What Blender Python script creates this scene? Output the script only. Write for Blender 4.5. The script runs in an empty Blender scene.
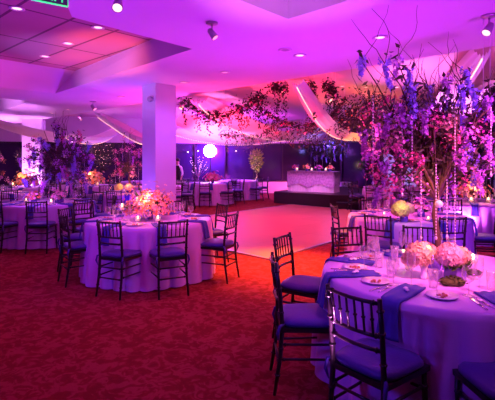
import bpy, math, random
from mathutils import Vector, Matrix, geometry
R = math.radians
PI = math.pi
scene = bpy.context.scene
COL = scene.collection
H = 1.6
F = 430.0
CX, HY = 247.5, 160.0

def P(px, py, d):
    """point seen at a pixel of the photograph, d metres away"""
    return Vector(((px-CX)/F*d, d, H-(py-HY)/F*d))
def PZ(px, py, z):
    d = (H-z)*F/(py-HY)
    return Vector(((px-CX)/F*d, d, z))

# ---------------------------------------------------------------- camera
cam = bpy.data.objects.new('camera', bpy.data.cameras.new('camera'))
COL.objects.link(cam)
cam.location = (0, 0, H)
cam.rotation_euler = (R(90), 0, 0)
cam.data.sensor_width = 36
cam.data.lens = F/495*36
cam.data.shift_y = -40/495
cam.data.clip_start = 0.05
scene.camera = cam

# ---------------------------------------------------------------- materials
MATS = {}
def mat(name, col, rough=.5, metal=0, spec=.5, emit=None, es=0, noise=None, bump=None, trans=0, coat=0, sheen=0, alpha=1, ior=1.45):
    m = bpy.data.materials.new(name); m.use_nodes = True
    nt = m.node_tree; b = nt.nodes['Principled BSDF']
    b.inputs['Base Color'].default_value = (*col, 1)
    b.inputs['Roughness'].default_value = rough
    b.inputs['Metallic'].default_value = metal
    b.inputs['Specular IOR Level'].default_value = spec
    b.inputs['IOR'].default_value = ior
    if emit:
        b.inputs['Emission Color'].default_value = (*emit, 1)
        b.inputs['Emission Strength'].default_value = es
    b.inputs['Transmission Weight'].default_value = trans
    b.inputs['Coat Weight'].default_value = coat
    b.inputs['Sheen Weight'].default_value = sheen
    b.inputs['Alpha'].default_value = alpha
    if noise:
        sc, c2, amt = noise
        tc = nt.nodes.new('ShaderNodeTexCoord')
        n = nt.nodes.new('ShaderNodeTexNoise'); n.inputs['Scale'].default_value = sc; n.inputs['Detail'].default_value = 3
        nt.links.new(tc.outputs['Object'], n.inputs['Vector'])
        r = nt.nodes.new('ShaderNodeValToRGB')
        r.color_ramp.elements[0].position = .5-amt; r.color_ramp.elements[1].position = .5+amt
        r.color_ramp.elements[0].color = (*c2, 1); r.color_ramp.elements[1].color = (*col, 1)
        nt.links.new(n.outputs['Fac'], r.inputs['Fac'])
        nt.links.new(r.outputs['Color'], b.inputs['Base Color'])
    if bump:
        sc, st = bump
        tc = nt.nodes.new('ShaderNodeTexCoord')
        n = nt.nodes.new('ShaderNodeTexNoise'); n.inputs['Scale'].default_value = sc
        nt.links.new(tc.outputs['Object'], n.inputs['Vector'])
        bp = nt.nodes.new('ShaderNodeBump'); bp.inputs['Strength'].default_value = st; bp.inputs['Distance'].default_value = .01
        nt.links.new(n.outputs['Fac'], bp.inputs['Height'])
        nt.links.new(bp.outputs['Normal'], b.inputs['Normal'])
    MATS[name] = m
    return m

M_ceil = mat('ceiling_paint', (.72, .62, .78), .75, noise=(1.3, (.68, .58, .75), .3))
M_ceil_hi = mat('raised_ceiling_paint', (.66, .46, .5), .7)
M_wall = mat('wall_paint', (.7, .62, .68), .7, noise=(2, (.62, .55, .62), .3))
M_col = mat('column_paint', (.78, .72, .82), .55, noise=(3, (.72, .66, .78), .3))
M_pane = mat('night_glass', (.035, .02, .06), .12, spec=.6)
M_frame = mat('window_frame_dark', (.03, .02, .03), .4)
M_brown = mat('dark_wood_header', (.09, .045, .04), .5, noise=(6, (.05, .025, .025), .3))
M_black = mat('black_lacquer', (.018, .010, .016), .28, spec=.5)
M_cush = mat('blue_cushion_satin', (.05, .022, .25), .45, sheen=.15, bump=(60, .15))
M_cloth = mat('lilac_satin', (.62, .35, .80), .36, sheen=.2, bump=(90, .08))
M_nap = mat('navy_napkin', (.055, .04, .36), .6, bump=(150, .15))
M_gold = mat('brass', (.8, .55, .25), .3, metal=1)
M_white = mat('white_china', (.85, .8, .85), .15)
M_silver = mat('silver', (.85, .83, .88), .15, metal=1)
M_tag = mat('white_paper_tag', (.9, .85, .9), .6)
M_garnish = mat('food_garnish', (.55, .2, .12), .6)
M_skirt = mat('white_skirt', (.85, .8, .9), .6)
M_lace = mat('lace_overlay', (.62, .45, .72), .5, noise=(14, (.42, .26, .52), .1))
M_stage = mat('stage_skirt', (.02, .012, .02), .7)
M_riser = mat('stage_top', (.06, .03, .05), .4)
M_drape = mat('white_sheer_drape', (.93, .88, .92), .6, sheen=.4, bump=(25, .2))
M_leafd = mat('dark_leaf', (.035, .035, .02), .6, noise=(9, (.07, .03, .035), .2))
M_leafg = mat('green_leaf', (.10, .20, .04), .5, noise=(9, (.05, .12, .02), .2))
M_leafl = mat('lime_leaf', (.45, .55, .12), .5, noise=(9, (.2, .35, .06), .2))
M_bark = mat('bark', (.13, .06, .045), .8, noise=(30, (.06, .03, .025), .2))
M_wist = mat('wisteria_petal', (.20, .14, .75), .6, noise=(30, (.42, .25, .85), .2))
M_lil = mat('lilac_petal', (.42, .12, .68), .6, noise=(30, (.7, .22, .7), .2))
M_mag = mat('magenta_petal', (.62, .04, .22), .6, noise=(30, (.85, .15, .4), .2))
M_pink = mat('pink_petal', (.88, .30, .5), .6, noise=(30, (.92, .55, .5), .2))
M_coral = mat('coral_petal', (.95, .48, .06), .6, noise=(40, (.95, .28, .2), .2))
M_cream = mat('cream_petal', (.88, .72, .36), .6, noise=(25, (.75, .4, .35), .2))
M_blush = mat('blush_petal', (.75, .45, .42), .6, noise=(25, (.9, .5, .6), .2))
M_yel = mat('yellow_petal', (.85, .85, .25), .6, noise=(25, (.7, .75, .2), .2))
M_moss = mat('moss', (.10, .12, .03), .9, noise=(50, (.05, .06, .01), .2))
M_vase = mat('violet_glass_vase', (.16, .08, .5), .12, spec=.8)
M_wax = mat('candle_wax', (.9, .75, .6), .5, emit=(1, .45, .2), es=.35)
M_flame = mat('candle_flame', (1, .7, .3), .5, emit=(1, .62, .28), es=9)
M_globe = mat('frosted_votive_glass', (.95, .8, .7), .35, emit=(1, .42, .3), es=.25)
M_bulb = mat('warm_bulb', (1, .7, .5), .4, emit=(1, .5, .35), es=2.6)
M_bulbw = mat('white_bulb', (1, .8, 1), .4, emit=(1, .6, 1), es=4)
M_cryst = mat('crystal_bead', (.7, .6, .75), .06, spec=.9)
M_lens = mat('downlight_lens', (1, .8, .7), .4, emit=(1, .62, .5), es=2.0)
M_lensd = mat('dim_downlight_lens', (1, .6, .6), .4, emit=(1, .35, .4), es=1.1)
M_ring = mat('downlight_trim', (.8, .62, .75), .4)
M_fix = mat('fixture_grey', (.45, .4, .48), .35, metal=.6)
M_beam = mat('spotlight_lens', (1, .8, 1), .4, emit=(1, .8, 1), es=40)
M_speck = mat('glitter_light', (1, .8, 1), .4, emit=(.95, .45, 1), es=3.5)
M_exit = mat('exit_green', (.1, .9, .4), .4, emit=(.03, .8, .12), es=1.3)
M_exitp = mat('exit_panel', (.10, .03, .16), .3)
M_lit = mat('lit_sheer_curtain', (.7, .65, .95), .6, emit=(.42, .34, 1), es=.55)
M_skin = mat('skin', (.6, .35, .28), .5)
M_shirt = mat('white_shirt', (.85, .8, .9), .6)
M_vest = mat('black_vest', (.015, .012, .018), .6)
M_hair = mat('dark_hair', (.03, .015, .012), .5)
M_track = mat('tile_grid_dark', (.3, .2, .3), .6)

def glass_mat():
    m = bpy.data.materials.new('clear_glass'); m.use_nodes = True
    nt = m.node_tree; nt.nodes.clear()
    o = nt.nodes.new('ShaderNodeOutputMaterial'); mix = nt.nodes.new('ShaderNodeMixShader')
    t = nt.nodes.new('ShaderNodeBsdfTransparent'); g = nt.nodes.new('ShaderNodeBsdfGlossy'); g.inputs['Roughness'].default_value = .12
    d = nt.nodes.new('ShaderNodeBsdfDiffuse'); d.inputs['Color'].default_value = (.95, .9, 1, 1)
    m2 = nt.nodes.new('ShaderNodeMixShader'); m2.inputs['Fac'].default_value = .5
    nt.links.new(g.outputs[0], m2.inputs[1]); nt.links.new(d.outputs[0], m2.inputs[2])
    lw = nt.nodes.new('ShaderNodeLayerWeight'); lw.inputs['Blend'].default_value = .45
    mp = nt.nodes.new('ShaderNodeMapRange'); mp.inputs['To Min'].default_value = .08; mp.inputs['To Max'].default_value = .75
    nt.links.new(lw.outputs['Facing'], mp.inputs['Value']); nt.links.new(mp.outputs[0], mix.inputs['Fac'])
    nt.links.new(t.outputs[0], mix.inputs[1]); nt.links.new(m2.outputs[0], mix.inputs[2]); nt.links.new(mix.outputs[0], o.inputs['Surface'])
    return m
M_glass = glass_mat()

def carpet_mat():
    m = bpy.data.materials.new('patterned_carpet'); m.use_nodes = True
    nt = m.node_tree; b = nt.nodes['Principled BSDF']; b.inputs['Roughness'].default_value = .95; b.inputs['Specular IOR Level'].default_value = .1
    tc = nt.nodes.new('ShaderNodeTexCoord')
    n1 = nt.nodes.new('ShaderNodeTexNoise'); n1.inputs['Scale'].default_value = 9; n1.inputs['Detail'].default_value = 2; n1.inputs['Distortion'].default_value = 2.2
    n2 = nt.nodes.new('ShaderNodeTexVoronoi'); n2.inputs['Scale'].default_value = 11; n2.feature = 'SMOOTH_F1'
    n3 = nt.nodes.new('ShaderNodeTexNoise'); n3.inputs['Scale'].default_value = 120
    for n in (n1, n2, n3): nt.links.new(tc.outputs['Object'], n.inputs['Vector'])
    a = nt.nodes.new('ShaderNodeMath'); a.operation = 'MULTIPLY_ADD'; a.inputs[1].default_value = .45
    nt.links.new(n2.outputs['Distance'], a.inputs[0]); nt.links.new(n1.outputs['Fac'], a.inputs[2])
    r = nt.nodes.new('ShaderNodeValToRGB'); cr = r.color_ramp
    cr.elements[0].position = .55; cr.elements[0].color = (.22, .024, .02, 1)
    cr.elements[1].position = .78; cr.elements[1].color = (.36, .05, .06, 1)
    e = cr.elements.new(.68); e.color = (.26, .028, .022, 1)
    nt.links.new(a.outputs[0], r.inputs['Fac'])
    mx = nt.nodes.new('ShaderNodeMixRGB'); mx.blend_type = 'MULTIPLY'; mx.inputs['Fac'].default_value = .4
    nt.links.new(r.outputs['Color'], mx.inputs[1]); nt.links.new(n3.outputs['Fac'], mx.inputs[2])
    nt.links.new(mx.outputs[0], b.inputs['Base Color'])
    return m
M_carpet = carpet_mat()

def wood_mat():
    m = bpy.data.materials.new('parquet'); m.use_nodes = True
    nt = m.node_tree; b = nt.nodes['Principled BSDF']; b.inputs['Roughness'].default_value = .42
    tc = nt.nodes.new('ShaderNodeTexCoord')
    mp = nt.nodes.new('ShaderNodeMapping'); mp.inputs['Rotation'].default_value = (0, 0, R(46))
    nt.links.new(tc.outputs['Object'], mp.inputs['Vector'])
    br = nt.nodes.new('ShaderNodeTexBrick'); br.inputs['Scale'].default_value = 1.1
    br.inputs['Color1'].default_value = (.62, .27, .18, 1); br.inputs['Color2'].default_value = (.56, .23, .15, 1); br.inputs['Mortar'].default_value = (.4, .17, .12, 1)
    br.inputs['Mortar Size'].default_value = .004; br.inputs['Brick Width'].default_value = .9; br.inputs['Row Height'].default_value = .9; br.offset = 0
    nt.links.new(mp.outputs[0], br.inputs['Vector']); nt.links.new(br.outputs['Color'], b.inputs['Base Color'])
    return m
M_wood = wood_mat()

def tile_mat():
    m = bpy.data.materials.new('ceiling_tiles'); m.use_nodes = True
    nt = m.node_tree; b = nt.nodes['Principled BSDF']; b.inputs['Roughness'].default_value = .8
    tc = nt.nodes.new('ShaderNodeTexCoord')
    mp = nt.nodes.new('ShaderNodeMapping'); mp.inputs['Rotation'].default_value = (0, 0, R(42))
    nt.links.new(tc.outputs['Object'], mp.inputs['Vector'])
    br = nt.nodes.new('ShaderNodeTexBrick'); br.inputs['Scale'].default_value = 1.0; br.offset = 0
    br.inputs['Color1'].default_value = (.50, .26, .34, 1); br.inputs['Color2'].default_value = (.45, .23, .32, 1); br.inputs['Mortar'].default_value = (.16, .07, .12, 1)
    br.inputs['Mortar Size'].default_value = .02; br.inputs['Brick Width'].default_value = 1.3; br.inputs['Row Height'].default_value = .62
    nt.links.new(mp.outputs[0], br.inputs['Vector']); nt.links.new(br.outputs['Color'], b.inputs['Base Color'])
    return m
M_tile = tile_mat()

# ---------------------------------------------------------------- mesh builder
class MB:
    def __init__(s): s.v = []; s.f = []; s.m = []; s.sm = []; s.mi = 0; s.smooth = True
    def add(s, vs, fs):
        o = len(s.v); s.v += [tuple(v) for v in vs]
        for f in fs: s.f.append([o+i for i in f]); s.m.append(s.mi); s.sm.append(s.smooth)
    def box(s, c, size, rz=0, M=None):
        sx, sy, sz = (a/2 for a in size)
        q = Matrix.Rotation(rz, 3, 'Z') if M is None else M
        vs = [Vector(c)+q @ Vector((x*sx, y*sy, z*sz)) for z in (-1, 1) for y in (-1, 1) for x in (-1, 1)]
        t = s.smooth; s.smooth = False
        s.add(vs, [(0, 2, 3, 1), (4, 5, 7, 6), (0, 1, 5, 4), (2, 6, 7, 3), (0, 4, 6, 2), (1, 3, 7, 5)]); s.smooth = t
    def tube(s, pts, rad, n=8, cap=True):
        pts = [Vector(p) for p in pts]; k = len(pts)
        rad = rad if isinstance(rad, (list, tuple)) else [rad]*k
        vs = []
        up = None
        for i in range(k):
            d = (pts[min(i+1, k-1)]-pts[max(i-1, 0)]); d = d.normalized() if d.length > 1e-9 else Vector((0, 0, 1))
            if up is None: up = d.orthogonal().normalized()
            else:
                up = up-d*up.dot(d); up = up.normalized() if up.length > 1e-6 else d.orthogonal().normalized()
            w = d.cross(up)
            for j in range(n):
                a = 2*PI*j/n; vs.append(pts[i]+(up*math.cos(a)+w*math.sin(a))*rad[i])
        fs = []
        for i in range(k-1):
            for j in range(n):
                a, b = i*n+j, i*n+(j+1) % n; fs.append((a, b, b+n, a+n))
        if cap: fs += [tuple(range(n-1, -1, -1)), tuple((k-1)*n+j for j in range(n))]
        s.add(vs, fs)
    def lathe(s, prof, c=(0, 0, 0), n=20, capb=False, capt=False):
        c = Vector(c); vs = [c+Vector((r*math.cos(2*PI*j/n), r*math.sin(2*PI*j/n), z)) for r, z in prof for j in range(n)]
        fs = []
        for i in range(len(prof)-1):
            for j in range(n):
                a, b = i*n+j, i*n+(j+1) % n; fs.append((a, b, b+n, a+n))
        if capb: fs.append(tuple(range(n-1, -1, -1)))
        if capt: fs.append(tuple((len(prof)-1)*n+j for j in range(n)))
        s.add(vs, fs)
    def ball(s, c, r, n=8, m=5, sq=(1, 1, 1)):
        c = Vector(c); vs = [c+Vector((0, 0, -r*sq[2]))]
        for i in range(1, m):
            t = PI*i/m
            for j in range(n):
                a = 2*PI*j/n; vs.append(c+Vector((r*sq[0]*math.sin(t)*math.cos(a), r*sq[1]*math.sin(t)*math.sin(a), -r*sq[2]*math.cos(t))))
        vs.append(c+Vector((0, 0, r*sq[2])))
        fs = [(0, 1+(j+1) % n, 1+j) for j in range(n)]
        for i in range(m-2):
            for j in range(n):
                a, b = 1+i*n+j, 1+i*n+(j+1) % n; fs.append((a, b, b+n, a+n))
        e = len(vs)-1; fs += [(e, 1+(m-2)*n+j, 1+(m-2)*n+(j+1) % n) for j in range(n)]
        s.add(vs, fs)
    def petals(s, c, nrm, size, k, rnd, cup=.35):
        """a small flower of k cupped petals facing nrm"""
        c = Vector(c); nrm = Vector(nrm).normalized(); u = nrm.orthogonal().normalized(); w = nrm.cross(u)
        a0 = rnd.random()*6.28
        for i in range(k):
            a = a0+2*PI*i/k; d = u*math.cos(a)+w*math.sin(a); e = u*-math.sin(a)+w*math.cos(a)
            h = .42*size*(1 if k > 3 else 1.2)
            s.add([c, c+d*size*.55+e*h+nrm*size*cup*.5, c+d*size+nrm*size*cup, c+d*size*.55-e*h+nrm*size*cup*.5], [(0, 1, 2), (0, 2, 3)])
    def leaf(s, c, d, size, wid, rnd):
        c = Vector(c); d = Vector(d).normalized(); w = d.cross(Vector((rnd.uniform(-1, 1), rnd.uniform(-1, 1), rnd.uniform(.2, 1)))).normalized(); n = d.cross(w)
        s.add([c, c+d*size*.45+w*wid+n*wid*.4, c+d*size, c+d*size*.45-w*wid+n*wid*.4], [(0, 1, 2), (0, 2, 3)])
    def build(s, name, mats, parent=None, loc=None, rz=None):
        me = bpy.data.meshes.new(name)
        me.from_pydata(s.v, [], s.f)
        mats = mats if isinstance(mats, (list, tuple)) else [mats]
        for m in mats: me.materials.append(m)
        for p, mi, sm in zip(me.polygons, s.m, s.sm): p.material_index = mi; p.use_smooth = sm
        me.update()
        o = bpy.data.objects.new(name, me); COL.objects.link(o)
        if parent: o.parent = parent
        if loc is not None: o.location = loc
        if rz is not None: o.rotation_euler = (0, 0, rz)
        return o

def tag(o, label, cat, group=None):
    o['label'] = label; o['category'] = cat
    if group: o['group'] = group
    return o
def thing(name, label, cat, loc=(0, 0, 0), rz=0, group=None):
    o = bpy.data.objects.new(name, None); COL.objects.link(o); o.empty_display_size = .1
    o.location = loc; o.rotation_euler = (0, 0, rz)
    return tag(o, label, cat, group)
def struct(o): o['kind'] = 'structure'; return o
KIDS = {}
def kids(o):
    if o.name not in KIDS: KIDS[o.name] = [c for c in o.children]
    return KIDS[o.name]
def dup(src, loc, rz, label, group=None, scale=None, cat=None):
    def cp(o, par):
        c = o.copy(); COL.objects.link(c)
        if par: c.parent = par
        for ch in kids(o): cp(ch, c)
        return c
    r = cp(src, None)
    r.location = loc; r.rotation_euler = (0, 0, rz); r['label'] = label
    if group: r['group'] = group
    elif 'group' in r: del r['group']
    if scale: r.scale = (scale,)*3
    if cat: r['category'] = cat
    return r
class Proto:
    """first placement moves the original, later ones copy it"""
    def __init__(s, o): s.o = o; s.used = False
    def put(s, loc, rz, label, group=None, scale=None):
        if not s.used:
            s.used = True; kids(s.o)
            for c in kids(s.o): kids(c)
            s.o.location = loc; s.o.rotation_euler = (0, 0, rz); s.o['label'] = label
            if group: s.o['group'] = group
            if scale: s.o.scale = (scale,)*3
            return s.o
        r = dup(s.o, loc, rz, label, group)
        r.scale = (scale or 1,)*3
        return r

# ---------------------------------------------------------------- the setting
ZC, ZT, ZR = 3.0, 3.33, 3.55
outer = [(-14.5, -4), (9, -4), (9, 9.2), (6.0, 10.2), (7.7, 15.6), (8.3, 17), (4.5, 20.8), (-2.5, 20.8), (-14.5, 17.5)]
m = MB(); m.smooth = False
m.add([(x, y, 0) for x, y in outer], [tuple(range(len(outer)))])
fl = m.build('floor', M_carpet); struct(fl)

# low ceiling with three recesses, cut off along the dance floor
L1 = lambda x: 5.28-.943*(x-3.04)
slab = [(-14.5, -4), (9, -4), (9, L1(9)), (-14.5, min(17.5, L1(-14.5)))]
slab[3] = (-9.9, L1(-9.9)); slab.append((-14.5, 17.5)) if False else None
slab = [(-14.5, -4), (9, -4), (9, L1(9)), (-10.4, L1(-10.4)), (-14.5, 17.45)]
c1 = PZ(55, 93.5, ZC); c2 = PZ(192, 49, ZC); c3 = PZ(72, 17, ZC); c4 = (-1.45, 3.2)
C1 = [(c1.x, c1.y), (c2.x, c2.y), (c3.x, c3.y), c4, (-1.6, 2.2), (-4.4, 1.4), (-7.9, 4.75)]
s1 = PZ(288, 19, ZC)
C2_ = [(s1.x, s1.y), (s1.x+1.5, s1.y-1.55), (s1.x+.1, s1.y-3.0), (s1.x-1.5, s1.y-1.62)]
s2 = PZ(30, 101, ZC)
C3_ = [(s2.x, s2.y), (s2.x-2.7, s2.y-3.0), (s2.x-5.6, s2.y-.4), (s2.x-2.9, s2.y+3.2)]
def tess(loops, z, flip=False):
    vs = [Vector((x, y, z)) for l in loops for x, y in l]
    tr = geometry.tessellate_polygon([[Vector((x, y, 0)) for x, y in l] for l in loops])
    return vs, [tuple(t) for t in tr]
m = MB(); m.smooth = False
vs, fs = tess([slab, C1, C2_, C3_], ZC); m.add(vs, fs)
# recess walls
def walls(lp, z0, z1, shift=None):
    n = len(lp)
    for i in range(n):
        a, b = lp[i], lp[(i+1) % n]
        a2, b2 = (shift[i], shift[(i+1) % n]) if shift else (a, b)
        m.add([(a[0], a[1], z0), (b[0], b[1], z0), (b2[0], b2[1], z1), (a2[0], a2[1], z1)], [(0, 1, 2, 3)])
# the left recess has one sloping side
sh = list(C1); sh[0] = (c1.x+.7, c1.y-.7); sh[-1] = (-7.9+.7, 4.75-.7)
walls(C1, ZC, ZT, sh)
walls(C2_, ZC, ZT); walls(C3_, ZC, ZT)
# fascia up to the raised ceiling
m.add([(9, L1(9), ZC), (-10.4, L1(-10.4), ZC), (-10.4, L1(-10.4), ZR), (9, L1(9), ZR)], [(0, 1, 2, 3)])
m.add([(-10.4, L1(-10.4), ZC), (-14.5, 17.45, ZC), (-14.5, 17.45, ZR), (-10.4, L1(-10.4), ZR)], [(0, 1, 2, 3)])
m.add([(x, y, ZT) for x, y in C2_], [(0, 1, 2, 3)]); m.add([(x, y, ZT) for x, y in C3_], [(0, 1, 2, 3)])
ce = m.build('ceiling', M_ceil); struct(ce)
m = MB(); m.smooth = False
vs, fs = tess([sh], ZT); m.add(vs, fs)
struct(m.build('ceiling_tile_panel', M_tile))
m = MB(); m.smooth = False
m.add([(9, L1(9), ZR), (9, 9.2, ZR), (9, 17, ZR), (8.3, 17.3, ZR), (4.5, 20.85, ZR), (-2.5, 20.85, ZR), (-14.5, 17.55, ZR), (-10.4, L1(-10.4), ZR)], [tuple(range(8))])
struct(m.build('ceiling_raised', M_ceil_hi))

def wallseg(name, a, b, z0, z1, mt, thick=.12):
    a = Vector(a); b = Vector(b); d = (b-a); L = d.length; n = Vector((-d.y, d.x)).normalized()
    mid = (a+b)/2 + n*thick/2
    mm = MB(); mm.box((mid.x, mid.y, (z0+z1)/2), (L, thick, z1-z0), math.atan2(d.y, d.x))
    return struct(mm.build(name, mt))
# going anticlockwise reversed so the outside is on the left of each a->b
for nm, a, b in (('wall_left', (-14.5, -4), (-14.5, 17.5)), ('wall_near', (9, -4), (-14.5, -4)), ('wall_right', (9, 9.2), (9, -4)), ('wall_right_return', (6.0, 10.2), (9, 9.2))):
    wallseg(nm, a, b, 0, 3.7, M_wall)
WN = [0]
def glazed(nm, a, b, z0, z1, bays, rails=(), hdr=M_wall, sill=M_wall):
    if z0 > 0: wallseg('wall_'+nm+'_sill', a, b, 0, z0, sill, .14)
    wallseg('wall_'+nm+'_header', a, b, z1, 3.7, hdr, .14)
    WN[0] += 1
    a = Vector(a); b = Vector(b); d = b-a; L = d.length; n = Vector((-d.y, d.x)).normalized(); rz = math.atan2(d.y, d.x)
    root = bpy.data.objects.new('window_%d' % WN[0], None); COL.objects.link(root); root.location = (a.x, a.y, 0); root.rotation_euler = (0, 0, rz); struct(root)
    mm = MB()
    mm.box((L/2, .03, z0+.03), (L, .07, .06)); mm.box((L/2, .03, z1-.03), (L, .07, .06))
    for r in rails: mm.box((L/2, .03, r), (L, .05, .05))
    for i in range(bays+1): mm.box((min(max(L*i/bays, .03), L-.03), .03, (z0+z1)/2), (.06, .07, z1-z0))
    mm.build('window_frame', M_frame, root)
    for i in range(bays):
        g = MB(); g.box((L*(i+.5)/bays, .09, (z0+z1)/2), (L/bays, .015, z1-z0)); g.build('window_pane', M_pane, root)
glazed('back_left', (-14.5, 17.5), (-2.5, 20.8), .5, 2.4, 7)
glazed('back', (-2.5, 20.8), (4.5, 20.8), .55, 2.4, 5)
glazed('back_right', (4.5, 20.8), (8.3, 17), .1, 2.5, 4, hdr=M_brown)
glazed('right_far', (8.3, 17), (7.7, 15.6), .1, 2.6, 1, hdr=M_brown)
glazed('right_side', (7.7, 15.6), (6.0, 10.2), .1, 2.85, 4)

# lit doors in the back right wall
def lit_door(n, s0, w):
    a = Vector((4.5, 20.8)); b = Vector((8.3, 17)); d = (b-a).normalized(); nn = Vector((-d.y, d.x)); rz = math.atan2(d.y, d.x)
    p = a+d*s0-nn*.09
    root = bpy.data.objects.new('door_%d' % n, None); COL.objects.link(root); root.location = (p.x, p.y, 0); root.rotation_euler = (0, 0, rz); struct(root)
    mm = MB()
    for x in (-w/2, w/2): mm.box((x, 0, 1.08), (.07, .08, 2.16))
    mm.box((0, 0, 2.13), (w, .08, .08)); mm.box((0, 0, .06), (w, .08, .12)); mm.build('door_frame', M_frame, root)
    g = MB(); g.box((0, .0, 1.1), (w-.07, .03, 2.0)); g.build('door_glass', M_lit, root)
    h = MB(); h.tube([(w/2-.12, -.05, .95), (w/2-.12, -.07, 1.0), (w/2-.12, -.05, 1.15)], .012); h.build('door_handle', M_gold, root)
lit_door(1, 2.55, .62); lit_door(2, 3.5, .62)

# columns
def column(n, c, side, h, rz):
    mm = MB(); mm.box((0, 0, h/2), (side, side, h)); mm.box((0, 0, .06), (side+.04, side+.04, .12))
    o = mm.build('column_%d' % n, M_col, None, (c[0], c[1], 0), rz); struct(o); return o
cc = PZ(158, 85, ZC)
column(1, (cc.x, cc.y+.1), .45, ZC, R(45))
column(2, ((34-CX)/F*15.0, 15.0), .62, 2.998, R(15))

# parquet
d0 = Vector((.36, 6.88)); u = Vector((-.716, .697)); w = Vector((.65, .76))
pq = [d0, d0+u*4.6, d0+u*4.6+w*6.9, d0+w*6.9]
m = MB(); m.smooth = False
m.add([(p.x, p.y, z) for z in (.001, .018) for p in pq], [(3, 2, 1, 0), (4, 5, 6, 7), (0, 1, 5, 4), (1, 2, 6, 5), (2, 3, 7, 6), (3, 0, 4, 7)])
o = m.build('dance_floor', M_wood); tag(o, 'glossy wooden parquet dance floor laid on the red carpet', 'dance floor')
m = MB()
for a, b in ((pq[0], pq[1]), (pq[1], pq[2]), (pq[2], pq[3]), (pq[3], pq[0])):
    dd = b-a; m.box(((a.x+b.x)/2, (a.y+b.y)/2, .012), (dd.length+.05, .06, .024), math.atan2(dd.y, dd.x))
m.build('edge_trim', M_fix, o)

# stage and step
st = thing('stage', 'low black skirted stage carrying the head table', 'stage', (2.4, 16.2, 0))
poly = [(.985, 16.0), (2.76, 14.5), (4.1, 14.15), (6.0, 16.6), (4.2, 19.0), (2.6, 18.6)]
m = MB(); m.smooth = False; n = len(poly)
lp = [(x-2.4, y-16.2) for x, y in poly]
m.add([(x, y, z) for z in (0.001, .40) for x, y in lp], [tuple(range(n-1, -1, -1))]+[(i, (i+1) % n, (i+1) % n+n, i+n) for i in range(n)]); m.build('stage_skirt', M_stage, st)
m = MB(); m.smooth = False
m.add([(x*1.005, y*1.005, z) for z in (.401, .43) for x, y in lp], [tuple(range(n-1, -1, -1)), tuple(range(n, 2*n))]+[(i, (i+1) % n, (i+1) % n+n, i+n) for i in range(n)]); m.build('stage_top', M_riser, st)
m = MB(); m.box((0, 0, .1), (1.1, .4, .2)); m.box((0, 0, .205), (1.12, .42, .02))
tag(m.build('stage_step', M_stage, None, (3.45, 13.95, 0.001), R(-15)), 'low black step in front of the dark stage', 'step')

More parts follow.
